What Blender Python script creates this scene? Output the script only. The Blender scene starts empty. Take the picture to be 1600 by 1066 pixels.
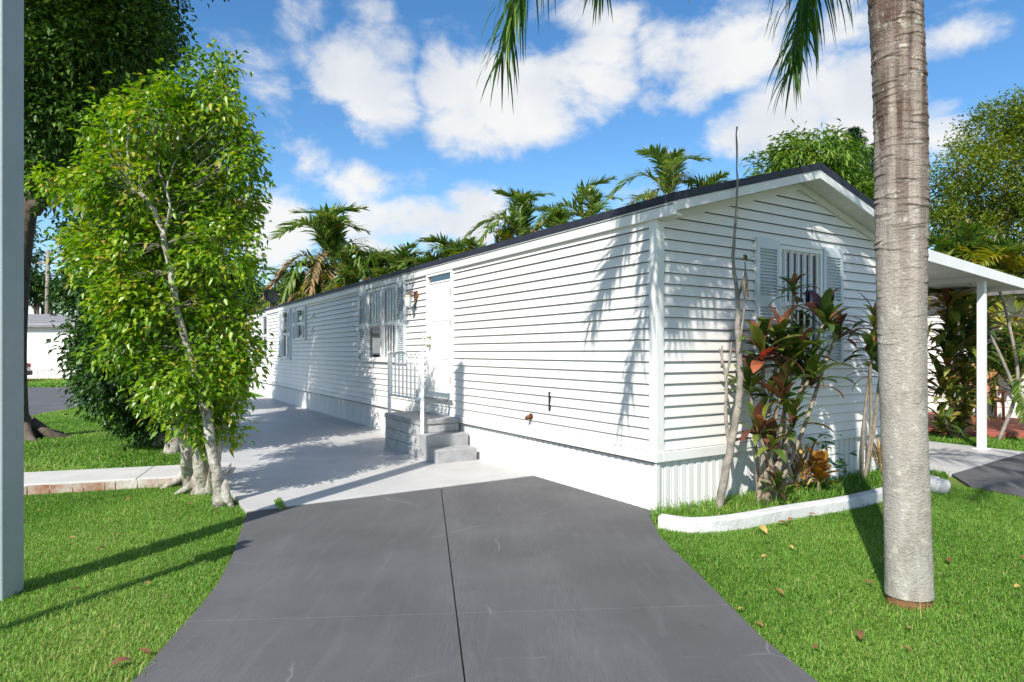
import bpy, bmesh, math, random
import numpy as np
from mathutils import Vector, Matrix, noise as mnoise

R = math.radians
random.seed(7); RNG = np.random.default_rng(11)
scene = bpy.context.scene
C = scene.collection

# ------------------------------------------------------------------ camera
F, HZ, EYE = 992.0, 550.0, 1.47          # focal length in photo pixels, horizon row, eye height
cam = bpy.data.cameras.new('Camera'); cam.sensor_width = 36.0
cam.lens = 36.0 * F / 1600.0
cam.shift_y = (HZ - 533.0) / 1600.0
cam.clip_start = 0.05; cam.clip_end = 2000
cam_o = bpy.data.objects.new('Camera', cam); C.objects.link(cam_o)
cam_o.location = (0, 0, EYE); cam_o.rotation_euler = (R(90), 0, 0)
scene.camera = cam_o

# ------------------------------------------------------------------ sun and sky
SUN_EL = 41.0
SUN_AZ = (0.415, 0.91)                     # horizontal direction in which the light travels
_l = math.hypot(*SUN_AZ); SUN_AZ = (SUN_AZ[0]/_l, SUN_AZ[1]/_l)
sd = Vector((SUN_AZ[0]*math.cos(R(SUN_EL)), SUN_AZ[1]*math.cos(R(SUN_EL)), -math.sin(R(SUN_EL))))
sun = bpy.data.lights.new('Sun', 'SUN'); sun.energy = 5.0; sun.angle = R(0.55); sun.color = (1.0, 0.95, 0.86)
sun_o = bpy.data.objects.new('Sun', sun); C.objects.link(sun_o)
sun_o.rotation_euler = sd.to_track_quat('-Z', 'Y').to_euler(); sun_o.location = (0, 0, 30)

vs = scene.view_settings
vs.view_transform = 'Standard'; vs.look = 'None'; vs.gamma = 1.0; vs.use_curve_mapping = False
vs.exposure = 0.40

world = bpy.data.worlds.new('World'); scene.world = world; world.use_nodes = True
wt = world.node_tree; wt.nodes.clear()
def wn(t, **k):
    n = wt.nodes.new(t)
    for a, b in k.items(): setattr(n, a, b)
    return n
def wl(a, b): wt.links.new(a, b)
def wmath(op, a, b=None, c=None, clamp=False):
    n = wn('ShaderNodeMath', operation=op, use_clamp=clamp)
    for i, v in enumerate((a, b, c)):
        if v is None: continue
        if isinstance(v, (int, float)): n.inputs[i].default_value = v
        else: wl(v, n.inputs[i])
    return n.outputs[0]
def wvec(op, a, b):
    n = wn('ShaderNodeVectorMath', operation=op)
    for i, v in enumerate((a, b)):
        if isinstance(v, (tuple, list, Vector)): n.inputs[i].default_value = tuple(v)
        else: wl(v, n.inputs[i])
    return n
sky = wn('ShaderNodeTexSky', sky_type='NISHITA')
sky.sun_disc = False; sky.sun_elevation = R(SUN_EL)
sky.sun_rotation = math.atan2(-SUN_AZ[0], -SUN_AZ[1]) % (2*math.pi)
sky.air_density = 1.0; sky.dust_density = 0.0; sky.ozone_density = 2.0; sky.altitude = 0
hs = wn('ShaderNodeHueSaturation'); hs.inputs['Saturation'].default_value = 1.27; hs.inputs['Value'].default_value = 2.2
wl(sky.outputs[0], hs.inputs['Color'])
tc = wn('ShaderNodeTexCoord'); D = wvec('NORMALIZE', tc.outputs['Generated'], (0,0,0)).outputs[0]
# large cumulus masses: (photo column, row, half width, half height, weight)
CL = [(560,95,95,75,1.),(600,175,70,60,.95),(480,25,60,45,.85),(575,15,55,30,.8),
      (800,165,150,85,1.15),(720,200,75,55,1.),(920,120,90,75,1.05),(690,130,45,60,.9),(930,35,70,40,.75),
      (1110,85,125,75,1.15),(1060,150,70,40,.7),(1170,40,90,45,.9),
      (1215,195,110,70,1.05),(1330,160,95,100,.95),(1330,40,70,60,.7),(1500,60,80,35,.62),(1480,205,55,50,.9),
      (430,360,70,75,1.1),(650,350,140,42,1.1),(745,325,60,45,1.),(470,245,60,45,.62),(550,290,80,40,.62),(580,400,90,40,1.0)]
dens = None
for (px, py, hw, hh, wgt) in CL:
    c = Vector(((px-800)/F, 1.0, (HZ-py)/F)); L = c.length; c.normalize()
    rt = c.cross(Vector((0,0,1))).normalized(); up = rt.cross(c).normalized()
    a = wvec('DOT_PRODUCT', D, rt / (hw*1.16/F/L)).outputs['Value']
    b = wvec('DOT_PRODUCT', D, up / (hh*1.16/F/L)).outputs['Value']
    f = wvec('DOT_PRODUCT', D, c).outputs['Value']
    r2 = wmath('ADD', wmath('MULTIPLY', a, a), wmath('MULTIPLY', b, b))
    m = wmath('MULTIPLY', wmath('SUBTRACT', 1.0, r2, clamp=True), wmath('MULTIPLY', wmath('GREATER_THAN', f, 0.0), wgt))
    dens = m if dens is None else wmath('SMOOTH_MAX', dens, m, 0.12)
# the same kind of clouds all round, away from the part in view
mp = wn('ShaderNodeMapping'); mp.inputs['Scale'].default_value = (1, 1, 1.6); wl(D, mp.inputs[0])
n0 = wn('ShaderNodeTexNoise'); n0.inputs['Scale'].default_value = 2.3; n0.inputs['Detail'].default_value = 2
wl(mp.outputs[0], n0.inputs['Vector'])
sy = wn('ShaderNodeSeparateXYZ'); wl(D, sy.inputs[0])
side = wmath('SUBTRACT', 1.0, wmath('MULTIPLY', wmath('SUBTRACT', sy.outputs['Y'], 0.3, clamp=True), 3.2), clamp=True)
far = wmath('MULTIPLY', wmath('MULTIPLY', wmath('SUBTRACT', n0.outputs['Fac'], 0.47, clamp=True), 5.0), side)
dens = wmath('MAXIMUM', dens, far)
n1 = wn('ShaderNodeTexNoise'); n1.inputs['Scale'].default_value = 7.5; n1.inputs['Detail'].default_value = 9
n1.inputs['Roughness'].default_value = 0.60; n1.inputs['Distortion'].default_value = 0.25; wl(mp.outputs[0], n1.inputs['Vector'])
dd = wmath('ADD', dens, wmath('MULTIPLY', wmath('SUBTRACT', n1.outputs['Fac'], 0.5), 2.7))
mr = wn('ShaderNodeMapRange', interpolation_type='SMOOTHSTEP'); wl(dd, mr.inputs[0])
mr.inputs[1].default_value = 0.20; mr.inputs[2].default_value = 0.92
mask = wmath('MULTIPLY', mr.outputs[0], 0.97)
n2 = wn('ShaderNodeTexNoise'); n2.inputs['Scale'].default_value = 5.0; n2.inputs['Detail'].default_value = 5
mp2 = wn('ShaderNodeMapping'); mp2.inputs['Location'].default_value = (3, 1, .4); wl(D, mp2.inputs[0]); wl(mp2.outputs[0], n2.inputs['Vector'])
ccol = wn('ShaderNodeValToRGB'); wl(n2.outputs['Fac'], ccol.inputs[0])
ccol.color_ramp.elements[0].position = 0.33; ccol.color_ramp.elements[0].color = (8.6, 9.2, 10.2, 1)
ccol.color_ramp.elements[1].position = 0.56; ccol.color_ramp.elements[1].color = (11.6, 11.6, 11.5, 1)
mixc = wn('ShaderNodeMix', data_type='RGBA'); wl(mask, mixc.inputs[0]); wl(hs.outputs[0], mixc.inputs[6]); wl(ccol.outputs[0], mixc.inputs[7])
bg = wn('ShaderNodeBackground'); bg.inputs['Strength'].default_value = 0.062
wl(mixc.outputs[2], bg.inputs['Color'])
wo = wn('ShaderNodeOutputWorld'); wl(bg.outputs[0], wo.inputs['Surface'])

# ------------------------------------------------------------------ house frame (corner nearest the camera)
CX, CY = 1.329, 5.835
TH = math.atan2(.532, .847)
def W(u, v, z=0.0): return Vector((CX + u*math.cos(TH) - v*math.sin(TH), CY + u*math.sin(TH) + v*math.cos(TH), z))
def P(px, py, z=0.0):                      # ground point (at height z) seen at a photo pixel
    y = (EYE - z) * F / (py - HZ); return Vector(((px-800)/F*y, y, z))
def A(px, py, y):                          # point at depth y
    return Vector(((px-800)/F*y, y, EYE + (HZ-py)/F*y))

# ------------------------------------------------------------------ materials
def mat(name, col, rough=0.6, var=0.0, scale=6.0, col2=None, bump=0.0, bscale=60.0, spec=0.4, metal=0.0, stretch=(1,1,1), coord='Object', detail=6):
    m = bpy.data.materials.new(name); m.use_nodes = True
    t = m.node_tree; b = t.nodes['Principled BSDF']
    b.inputs['Roughness'].default_value = rough; b.inputs['Metallic'].default_value = metal
    b.inputs['Specular IOR Level'].default_value = spec
    c = (*col, 1)
    if var or col2:
        co = t.nodes.new('ShaderNodeTexCoord'); mpg = t.nodes.new('ShaderNodeMapping'); mpg.inputs['Scale'].default_value = stretch
        t.links.new(co.outputs[coord], mpg.inputs[0])
        n = t.nodes.new('ShaderNodeTexNoise'); n.inputs['Scale'].default_value = scale; n.inputs['Detail'].default_value = detail
        n.inputs['Roughness'].default_value = 0.6
        t.links.new(mpg.outputs[0], n.inputs['Vector'])
        rp = t.nodes.new('ShaderNodeValToRGB'); t.links.new(n.outputs['Fac'], rp.inputs[0])
        d = col2 if col2 else tuple(x*(1-var) for x in col)
        rp.color_ramp.elements[0].position = 0.34; rp.color_ramp.elements[0].color = (*d, 1)
        rp.color_ramp.elements[1].position = 0.64; rp.color_ramp.elements[1].color = c
        t.links.new(rp.outputs[0], b.inputs['Base Color'])
    else: b.inputs['Base Color'].default_value = c
    if bump:
        co = t.nodes.new('ShaderNodeTexCoord')
        n = t.nodes.new('ShaderNodeTexNoise'); n.inputs['Scale'].default_value = bscale; n.inputs['Detail'].default_value = 5
        t.links.new(co.outputs[coord], n.inputs['Vector'])
        bp = t.nodes.new('ShaderNodeBump'); bp.inputs['Strength'].default_value = bump; bp.inputs['Distance'].default_value = 0.02
        t.links.new(n.outputs['Fac'], bp.inputs['Height']); t.links.new(bp.outputs[0], b.inputs['Normal'])
    return m

def leaf_mat(name, stops, rough=0.42, trans=0.3, attr='rnd', tcol=None, spec=0.4):
    """leaf colour picked per leaf (attribute 'rnd' or the object's random number) along a ramp"""
    m = bpy.data.materials.new(name); m.use_nodes = True; t = m.node_tree
    b = t.nodes['Principled BSDF']; out = t.nodes['Material Output']
    if attr == 'object':
        s = t.nodes.new('ShaderNodeObjectInfo').outputs['Random']
    else:
        s = t.nodes.new('ShaderNodeAttribute'); s.attribute_name = attr; s = s.outputs['Fac']
    rp = t.nodes.new('ShaderNodeValToRGB'); t.links.new(s, rp.inputs[0])
    els = rp.color_ramp.elements
    while len(els) < len(stops): els.new(0.5)
    for e, (p, c) in zip(els, stops): e.position = p; e.color = (*c, 1)
    t.links.new(rp.outputs[0], b.inputs['Base Color']); b.inputs['Roughness'].default_value = rough
    b.inputs['Specular IOR Level'].default_value = spec
    if trans:
        tr = t.nodes.new('ShaderNodeBsdfTranslucent'); mx = t.nodes.new('ShaderNodeMixShader'); mx.inputs[0].default_value = trans
        hs_ = t.nodes.new('ShaderNodeHueSaturation'); hs_.inputs['Value'].default_value = 1.5; hs_.inputs['Saturation'].default_value = 1.1
        t.links.new(rp.outputs[0], hs_.inputs['Color']); t.links.new(hs_.outputs[0], tr.inputs['Color'])
        t.links.new(b.outputs[0], mx.inputs[1]); t.links.new(tr.outputs[0], mx.inputs[2]); t.links.new(mx.outputs[0], out.inputs['Surface'])
    return m

M = {}
M['siding'] = mat('white_vinyl_siding', (.80,.775,.75), .45, .085, 1.5, stretch=(1,1,.6), bump=.06, bscale=3.5, detail=9)
M['trim'] = mat('white_trim', (.78,.775,.765), .45, .07, 2.5, detail=8)
M['shutter'] = mat('pale_blue_grey_shutter', (.62,.67,.71), .5, .06, 3)
M['soffit'] = mat('cream_soffit', (.72,.70,.64), .6, .06, 2.0)
M['skirt'] = mat('white_skirting', (.77,.765,.755), .5, .13, 2.2, stretch=(1,1,.3), detail=9)
M['roof'] = mat('dark_roof_edge', (.026,.030,.048), .6, .35, 5, bump=.2)
M['door'] = mat('white_door', (.82,.82,.82), .35, .03, 1.5)
M['interior'] = mat('window_interior', (.13,.135,.14), .9)
M['curtain'] = mat('pale_curtain', (.62,.61,.58), .9, .25, 9, stretch=(4,4,.3))
M['redcurtain'] = mat('red_brown_curtain', (.28,.09,.07), .9, .3, 9, stretch=(4,4,.3))
M['bar'] = mat('white_bar', (.80,.80,.81), .4)
M['metal'] = mat('brass_metal', (.45,.38,.25), .3, metal=.9)
M['dark'] = mat('black_plastic', (.02,.02,.022), .4)
M['rust'] = mat('rusty_iron', (.20,.075,.035), .75, .5, 14)
M['black'] = mat('dark_gap', (.03,.03,.03), .9)
def glass():
    m = bpy.data.materials.new('window_glass'); m.use_nodes = True; t = m.node_tree; t.nodes.remove(t.nodes['Principled BSDF'])
    g = t.nodes.new('ShaderNodeBsdfGlossy'); g.inputs['Roughness'].default_value = .015; g.inputs['Color'].default_value = (.9,.95,1,1)
    tr = t.nodes.new('ShaderNodeBsdfTransparent'); tr.inputs['Color'].default_value = (.62,.68,.70,1)
    fr = t.nodes.new('ShaderNodeFresnel'); fr.inputs['IOR'].default_value = 2.9
    mx = t.nodes.new('ShaderNodeMixShader'); t.links.new(fr.outputs[0], mx.inputs[0]); t.links.new(tr.outputs[0], mx.inputs[1]); t.links.new(g.outputs[0], mx.inputs[2])
    t.links.new(mx.outputs[0], t.nodes['Material Output'].inputs['Surface']); return m
M['glass'] = glass()
M['wood'] = mat('orange_wood', (.46,.19,.06), .5, .35, 8, stretch=(1,1,6))
M['patio'] = mat('red_patio', (.36,.10,.065), .75, .3, 3.5, bump=.15)
M['curb'] = mat('white_painted_curb', (.64,.64,.64), .75, .26, 7, bump=.35, bscale=35, detail=10)
M['post'] = mat('grey_painted_post', (.30,.355,.37), .5, .10, 3, bump=.1)
M['stepc'] = mat('grey_painted_block', (.38,.385,.39), .6, .25, 6, bump=.25, bscale=40)
M['stepw'] = mat('whitewashed_block', (.50,.50,.50), .7, .3, 7, bump=.3, bscale=40)
M['bark_white'] = mat('pale_ficus_bark', (.55,.52,.46), .9, col2=(.20,.17,.135), scale=16, bump=.9, bscale=30, stretch=(1,1,.5))
M['bark_dark'] = mat('dark_bark', (.14,.11,.085), .9, .5, 9, bump=.6, bscale=25)
M['bark_grey'] = mat('grey_bark', (.34,.30,.26), .9, .45, 12, bump=.5, bscale=40)
M['cane'] = mat('cordyline_cane', (.36,.30,.23), .85, .4, 18, bump=.4, bscale=60)
M['soil'] = mat('bare_soil', (.16,.115,.075), .95, .4, 8, bump=.5)
M['straw'] = mat('dry_straw', (.33,.22,.13), .9, .4, 12)
M['frondstem'] = mat('frond_stem', (.20,.26,.06), .5, .3, 10)

# ------------------------------------------------------------------ mesh helpers
class MB:
    def __init__(s): s.v = []; s.f = []; s.rnd = None
    def quad(s, a, b, c, d):
        i = len(s.v); s.v += [tuple(a), tuple(b), tuple(c), tuple(d)]; s.f.append((i,i+1,i+2,i+3)); return s
    def tri(s, a, b, c):
        i = len(s.v); s.v += [tuple(a), tuple(b), tuple(c)]; s.f.append((i,i+1,i+2)); return s
    def box(s, x0, x1, y0, y1, z0, z1):
        i = len(s.v)
        s.v += [(x0,y0,z0),(x1,y0,z0),(x1,y1,z0),(x0,y1,z0),(x0,y0,z1),(x1,y0,z1),(x1,y1,z1),(x0,y1,z1)]
        s.f += [(i,i+3,i+2,i+1),(i+4,i+5,i+6,i+7),(i,i+1,i+5,i+4),(i+1,i+2,i+6,i+5),(i+2,i+3,i+7,i+6),(i+3,i,i+4,i+7)]
        return s
    def prism(s, pts, d):                   # planar polygon pts (3-D) extruded by vector d
        i = len(s.v); n = len(pts); d = Vector(d)
        s.v += [tuple(p) for p in pts] + [tuple(Vector(p)+d) for p in pts]
        s.f.append(tuple(range(i+n-1, i-1, -1))); s.f.append(tuple(range(i+n, i+2*n)))
        for k in range(n):
            j = (k+1) % n; s.f.append((i+k, i+j, i+n+j, i+n+k))
        return s
    def tube(s, pts, rad, n=8, cap=True):
        pts = [Vector(p) for p in pts]
        if not isinstance(rad, (list, tuple)): rad = [rad]*len(pts)
        i0 = len(s.v); prev = None
        for k, p in enumerate(pts):
            t = (pts[min(k+1, len(pts)-1)] - pts[max(k-1, 0)])
            t = t.normalized() if t.length > 1e-9 else Vector((0,0,1))
            a = (prev - t*prev.dot(t)) if prev is not None else t.orthogonal()
            a = a.normalized() if a.length > 1e-6 else t.orthogonal().normalized()
            prev = a; b = t.cross(a)
            for q in range(n):
                an = 2*math.pi*q/n; s.v.append(tuple(p + (a*math.cos(an)+b*math.sin(an))*rad[k]))
        for k in range(len(pts)-1):
            for q in range(n):
                r = (q+1) % n; s.f.append((i0+k*n+q, i0+k*n+r, i0+(k+1)*n+r, i0+(k+1)*n+q))
        if cap:
            s.f.append(tuple(i0+q for q in range(n-1,-1,-1))); j = i0+(len(pts)-1)*n; s.f.append(tuple(j+q for q in range(n)))
        return s
    def lathe(s, prof, n=16, center=(0,0,0)):    # prof: (r, z)
        i0 = len(s.v); cx, cy, cz = center
        for r, z in prof:
            for q in range(n):
                a = 2*math.pi*q/n; s.v.append((cx+r*math.cos(a), cy+r*math.sin(a), cz+z))
        for k in range(len(prof)-1):
            for q in range(n):
                r = (q+1) % n; s.f.append((i0+k*n+q, i0+k*n+r, i0+(k+1)*n+r, i0+(k+1)*n+q))
        s.f.append(tuple(i0+q for q in range(n-1,-1,-1))); j = i0+(len(prof)-1)*n; s.f.append(tuple(j+q for q in range(n)))
        return s
    def mesh(s, name, m, smooth=False):
        me = bpy.data.meshes.new(name); me.from_pydata(s.v, [], s.f); me.validate()
        me.materials.append(m)
        if smooth: me.polygons.foreach_set('use_smooth', [True]*len(me.polygons))
        return me
    def build(s, name, m, parent=None, smooth=False, bevel=0.0, seg=2, kind=None):
        return link(name, s.mesh(name, m, smooth), parent, bevel=bevel, seg=seg, kind=kind)
def link(name, me, parent=None, loc=None, rot=None, scale=None, bevel=0.0, seg=2, kind=None):
    o = bpy.data.objects.new(name, me); C.objects.link(o)
    if parent is not None: o.parent = parent
    if loc is not None: o.location = loc
    if rot is not None: o.rotation_euler = rot
    if scale is not None: o.scale = (scale,)*3 if isinstance(scale, (int, float)) else scale
    if bevel:
        md = o.modifiers.new('Bevel', 'BEVEL'); md.width = bevel; md.segments = seg; md.limit_method = 'ANGLE'; md.angle_limit = R(40)
    if kind: o['kind'] = kind
    return o
def thing(name, label, cat, loc=(0,0,0), rz=0.0, group=None):
    o = bpy.data.objects.new(name, None); C.objects.link(o); o.empty_display_size = .1
    o.location = loc; o.rotation_euler = (0,0,rz); return tag(o, label, cat, group)
def tag(o, label, cat, group=None):
    o['label'] = label; o['category'] = cat
    if group: o['group'] = group
    return o
def arrays_mesh(name, verts, tris, m, rnd=None, smooth=False):
    """numpy triangles -> mesh; rnd = one number per vertex for colour variation"""
    me = bpy.data.meshes.new(name); nv, nt = len(verts), len(tris)
    me.vertices.add(nv); me.vertices.foreach_set('co', np.asarray(verts, np.float32).ravel())
    me.loops.add(nt*3); me.loops.foreach_set('vertex_index', np.asarray(tris, np.int32).ravel())
    me.polygons.add(nt); me.polygons.foreach_set('loop_start', np.arange(0, nt*3, 3, dtype=np.int32))
    me.update(calc_edges=True)
    if rnd is not None:
        at = me.attributes.new('rnd', 'FLOAT', 'POINT'); at.data.foreach_set('value', np.asarray(rnd, np.float32))
    if smooth: me.polygons.foreach_set('use_smooth', [True]*nt)
    me.materials.append(m); return me
def clip_poly(poly, n, d):                  # keep n.p <= d
    out = []
    for i in range(len(poly)):
        a, b = poly[i], poly[(i+1) % len(poly)]
        da, db = n[0]*a[0]+n[1]*a[1]-d, n[0]*b[0]+n[1]*b[1]-d
        if da <= 0: out.append(a)
        if da*db < 0:
            t = da/(da-db); out.append((a[0]+(b[0]-a[0])*t, a[1]+(b[1]-a[1])*t))
    return out
def slab(name, poly, z0, z1, m, parent=None, bevel=0.0, kind=None):
    return MB().prism([(x,y,z0) for x,y in ccw(poly)], (0,0,z1-z0)).build(name, m, parent, bevel=bevel, kind=kind)
def ccw(p):
    a = sum(p[i][0]*p[(i+1)%len(p)][1]-p[(i+1)%len(p)][0]*p[i][1] for i in range(len(p)))
    return p if a > 0 else p[::-1]
def inside(pts, poly):
    x, y = pts[:,0], pts[:,1]; r = np.zeros(len(pts), bool); n = len(poly)
    for i in range(n):
        x1,y1 = poly[i][:2]; x2,y2 = poly[(i+1)%n][:2]
        c = ((y1 > y) != (y2 > y)) & (x < (x2-x1)*(y-y1)/((y2-y1) if y2 != y1 else 1e-9)+x1); r ^= c
    return r
def xy(v): return (v[0], v[1])

# ================================================================== GROUND
def ground_mat():
    m = mat('turf_soil', (.15,.22,.035), .95, scale=3.0, col2=(.10,.15,.025), bump=.6, bscale=30, coord='Object')
    return m
def asphalt_mat(name, base, scuff=True):
    m = bpy.data.materials.new(name); m.use_nodes = True; t = m.node_tree; b = t.nodes['Principled BSDF']
    L = t.links.new; N = t.nodes.new
    co = N('ShaderNodeTexCoord')
    def noise(sc, st=(1,1,1), det=6, rough=.6, dist=0, rot=0):
        mp = N('ShaderNodeMapping'); mp.inputs['Scale'].default_value = st; mp.inputs['Rotation'].default_value = (0,0,rot); L(co.outputs['Object'], mp.inputs[0])
        n = N('ShaderNodeTexNoise'); n.inputs['Scale'].default_value = sc; n.inputs['Detail'].default_value = det
        n.inputs['Roughness'].default_value = rough; n.inputs['Distortion'].default_value = dist; L(mp.outputs[0], n.inputs['Vector']); return n.outputs['Fac']
    def ramp(s, p0, p1, c0, c1):
        r = N('ShaderNodeValToRGB'); L(s, r.inputs[0]); e = r.color_ramp.elements
        e[0].position, e[1].position = p0, p1; e[0].color = (*c0,1); e[1].color = (*c1,1); return r.outputs[0]
    def mixc(f, a, c, blend='MIX'):
        x = N('ShaderNodeMix'); x.data_type = 'RGBA'; x.blend_type = blend
        if isinstance(f, float): x.inputs[0].default_value = f
        else: L(f, x.inputs[0])
        for i, q in ((6,a),(7,c)):
            if isinstance(q, tuple): x.inputs[i].default_value = (*q,1)
            else: L(q, x.inputs[i])
        return x.outputs[2]
    lo = tuple(x*.84 for x in base); hi = tuple(x*1.12 for x in base)
    col = ramp(noise(.9, det=3), .35, .65, lo, hi)
    g = ramp(noise(170, det=2), .25, .75, (.72,.72,.72), (1.25,1.25,1.25)); col = mixc(1.0, col, g, 'MULTIPLY')
    if scuff:
        sc = noise(3.2, (3.2,.35,1), 7, .7, .6, rot=R(-6)); f = ramp(sc, .52, .80, (0,0,0), (.38,.38,.38)); col = mixc(f, col, tuple(x*1.75 for x in base))
        sp = noise(11, (1,1,1), 8, .75, 1.0); f = ramp(sp, .66, .80, (0,0,0), (.8,.8,.8)); col = mixc(f, col, tuple(x*2.1 for x in base))
        st = noise(34, (5,.22,1), 3, .5, .3, rot=R(-10)); f = ramp(st, .60, .84, (0,0,0), (.22,.22,.22)); col = mixc(f, col, tuple(x*1.9 for x in base))
        sx = N('ShaderNodeSeparateXYZ'); L(co.outputs['Object'], sx.inputs[0])
        def mth(op, a, c_):
            q = N('ShaderNodeMath'); q.operation = op
            for i_, z_ in enumerate((a, c_)):
                if isinstance(z_, (int, float)): q.inputs[i_].default_value = z_
                else: L(z_, q.inputs[i_])
            return q.outputs[0]
        fine = noise(55, (4,.10,1), 4, .6, .15, rot=R(-9))
        for (cc, sl, wd_) in ((.864,.18,.26),(-.58,.08,.34),(-.05,.10,.2)):
            dd_ = mth('ABSOLUTE', mth('ADD', mth('ADD', sx.outputs['X'], cc), mth('MULTIPLY', sx.outputs['Y'], sl)), 0.0)
            bnd = mth('MAXIMUM', mth('SUBTRACT', 1.0, mth('DIVIDE', dd_, wd_)), 0.0)
            ff = mth('MULTIPLY', bnd, ramp(fine, .45, .75, (0,0,0), (.5,.5,.5))); col = mixc(ff, col, tuple(x*1.8 for x in base))
            ff = mth('MULTIPLY', bnd, ramp(fine, .25, .45, (.35,.35,.35), (0,0,0))); col = mixc(ff, col, tuple(x*.6 for x in base))
        dk = noise(1.7, (1,1,1), 4, .6, .2); f = ramp(dk, .60, .74, (0,0,0), (.5,.5,.5)); col = mixc(f, col, tuple(x*.7 for x in base))
        vo = N('ShaderNodeTexVoronoi'); vo.feature = 'DISTANCE_TO_EDGE'; vo.inputs['Scale'].default_value = .62
        wp = N('ShaderNodeMix'); wp.data_type = 'VECTOR'; wp.inputs[0].default_value = .10; L(co.outputs['Object'], wp.inputs[4])
        nz_ = N('ShaderNodeTexNoise'); nz_.inputs['Scale'].default_value = 5; nz_.inputs['Detail'].default_value = 8; L(co.outputs['Object'], nz_.inputs['Vector']); L(nz_.outputs['Color'], wp.inputs[5])
        L(wp.outputs[1], vo.inputs['Vector']); ck = ramp(vo.outputs['Distance'], 0.0008, .0035, (.5,.5,.5), (0,0,0))
        gate = ramp(noise(1.3, det=2), .52, .60, (0,0,0), (1,1,1)); ck = mixc(1.0, ck, gate, 'MULTIPLY'); col = mixc(ck, col, tuple(x*2.6 for x in base))
        oi = noise(5.5, det=3, rough=.5); f = ramp(oi, .68, .76, (0,0,0), (.45,.45,.45)); col = mixc(f, col, tuple(x*.55 for x in base))
        fl = noise(260, det=1); f = ramp(fl, .62, .74, (0,0,0), (.6,.6,.6)); col = mixc(f, col, tuple(x*2.8 for x in base))
    L(col, b.inputs['Base Color']); b.inputs['Roughness'].default_value = .78; b.inputs['Specular IOR Level'].default_value = .3
    bp = N('ShaderNodeBump'); bp.inputs['Strength'].default_value = .25; bp.inputs['Distance'].default_value = .006
    L(noise(120, det=3), bp.inputs['Height']); L(bp.outputs[0], b.inputs['Normal'])
    return m
M['turf'] = ground_mat()
M['asphalt'] = asphalt_mat('grey_sealed_asphalt', (.100,.0985,.102))
M['road'] = asphalt_mat('road_asphalt', (.105,.105,.11), False)
M['concrete'] = mat('light_painted_concrete', (.505,.495,.485), .5, .14, 1.8, bump=.08, bscale=90, spec=.45, detail=9)
M['walk'] = mat('walk_concrete', (.56,.55,.53), .7, .13, 2.5, bump=.2, bscale=70, detail=9)
M['brickstain'] = mat('stained_brick_edge', (.56,.52,.46), .85, scale=3.2, col2=(.28,.12,.06), bump=.5, bscale=25)

g = MB().quad((-600,-600,-.03),(600,-600,-.03),(600,900,-.03),(-600,900,-.03)).build('ground', M['turf']); g['kind'] = 'structure'

EL = [xy(P(x,y)) for x,y in ((381,800),(377,828),(362,870),(340,912),(310,950),(275,988),(240,1028),(205,1066))]
ER = [xy(P(x,y)) for x,y in ((1030,836),(1062,868),(1100,905),(1190,995),(1280,1066))]
DRIVE = [xy(W(-3.19,2.0)), *EL[1:], (-1.72,1.6),(-2.1,.7),(-3.2,0.0),(3.4,0.0),(2.1,.8),(1.5,1.7), *ER[::-1], xy(W(-.14,-.06)), xy(W(0.02,0.03)), xy(W(0.02,2.0))]
drive = thing('driveway', '', ''); 
for k in ('label','category'): del drive[k]
drive['kind'] = 'structure'
JC0, JC1 = P(690,768), P(727,1066)         # long joint
JH0, JH1 = P(330,970), P(1050,948)         # cross joint
def half(p, q):
    d = Vector((q[0]-p[0], q[1]-p[1])).normalized(); n = (-d.y, d.x); return n, n[0]*p[0]+n[1]*p[1]
n1_, d1_ = half(JC0, JC1); n2_, d2_ = half(JH0, JH1)
for s1 in (1,-1):
    for s2 in (1,-1):
        pl = clip_poly(DRIVE, (n1_[0]*s1, n1_[1]*s1), d1_*s1 - .004)
        pl = clip_poly(pl, (n2_[0]*s2, n2_[1]*s2), d2_*s2 - .0015)
        slab('asphalt_slab', pl, -.06, 0.0, M['asphalt'], drive, bevel=.0035)
MB().prism([(x,y,-.05) for x,y in ccw(DRIVE)], (0,0,.035)).build('joint_filler', M['soil'], drive)
road = slab('road', [(-60,-.02),(-60,-8),(60,-8),(60,-.02)], -.05, -.004, M['road']); road['kind'] = 'structure'

pad = slab('concrete_pad', [xy(W(-3.19,2.004)), xy(W(.03,2.004)), xy(W(.03,17.6)), xy(W(-3.19,17.6))], -.06, .012, M['concrete'], bevel=.006); pad['kind'] = 'structure'
# raised walk left of the pad, brick-stained edge
wA, wB = P(40,757,.085), P(285,744,.085); wd = (wB-wA).normalized(); wn_ = Vector((-wd.y, wd.x, 0)); WW = .80
walk = thing('path', '', ''); 
for k in ('label','category'): del walk[k]
walk['kind'] = 'structure'
jt = P(213,748,.085)
tj = (jt-wA).dot(wd); segs = [-9.0]; x = tj-1.9*4
segs = [tj+1.55*k for k in range(-6, 2)]
s_end = (wB-wA).dot(wd)+.42
segs = [q for q in segs if q < s_end] + [s_end]
for a, b in zip(segs[:-1], segs[1:]):
    p = [wA+wd*(a+.004), wA+wd*(b-.004), wA+wd*(b-.004)+wn_*WW, wA+wd*(a+.004)+wn_*WW]
    slab('paving_slab', [xy(q) for q in p], .012, .085, M['walk'], walk, bevel=.008)
p = [wA+wd*segs[0]+wn_*.012, wA+wd*s_end+wn_*.012, wA+wd*s_end+wn_*(WW-.02), wA+wd*segs[0]+wn_*(WW-.02)]
slab('footing', [xy(q) for q in p], -.06, .03, M['brickstain'], walk)
rnd_ = random.Random(3); q = segs[0]
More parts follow.
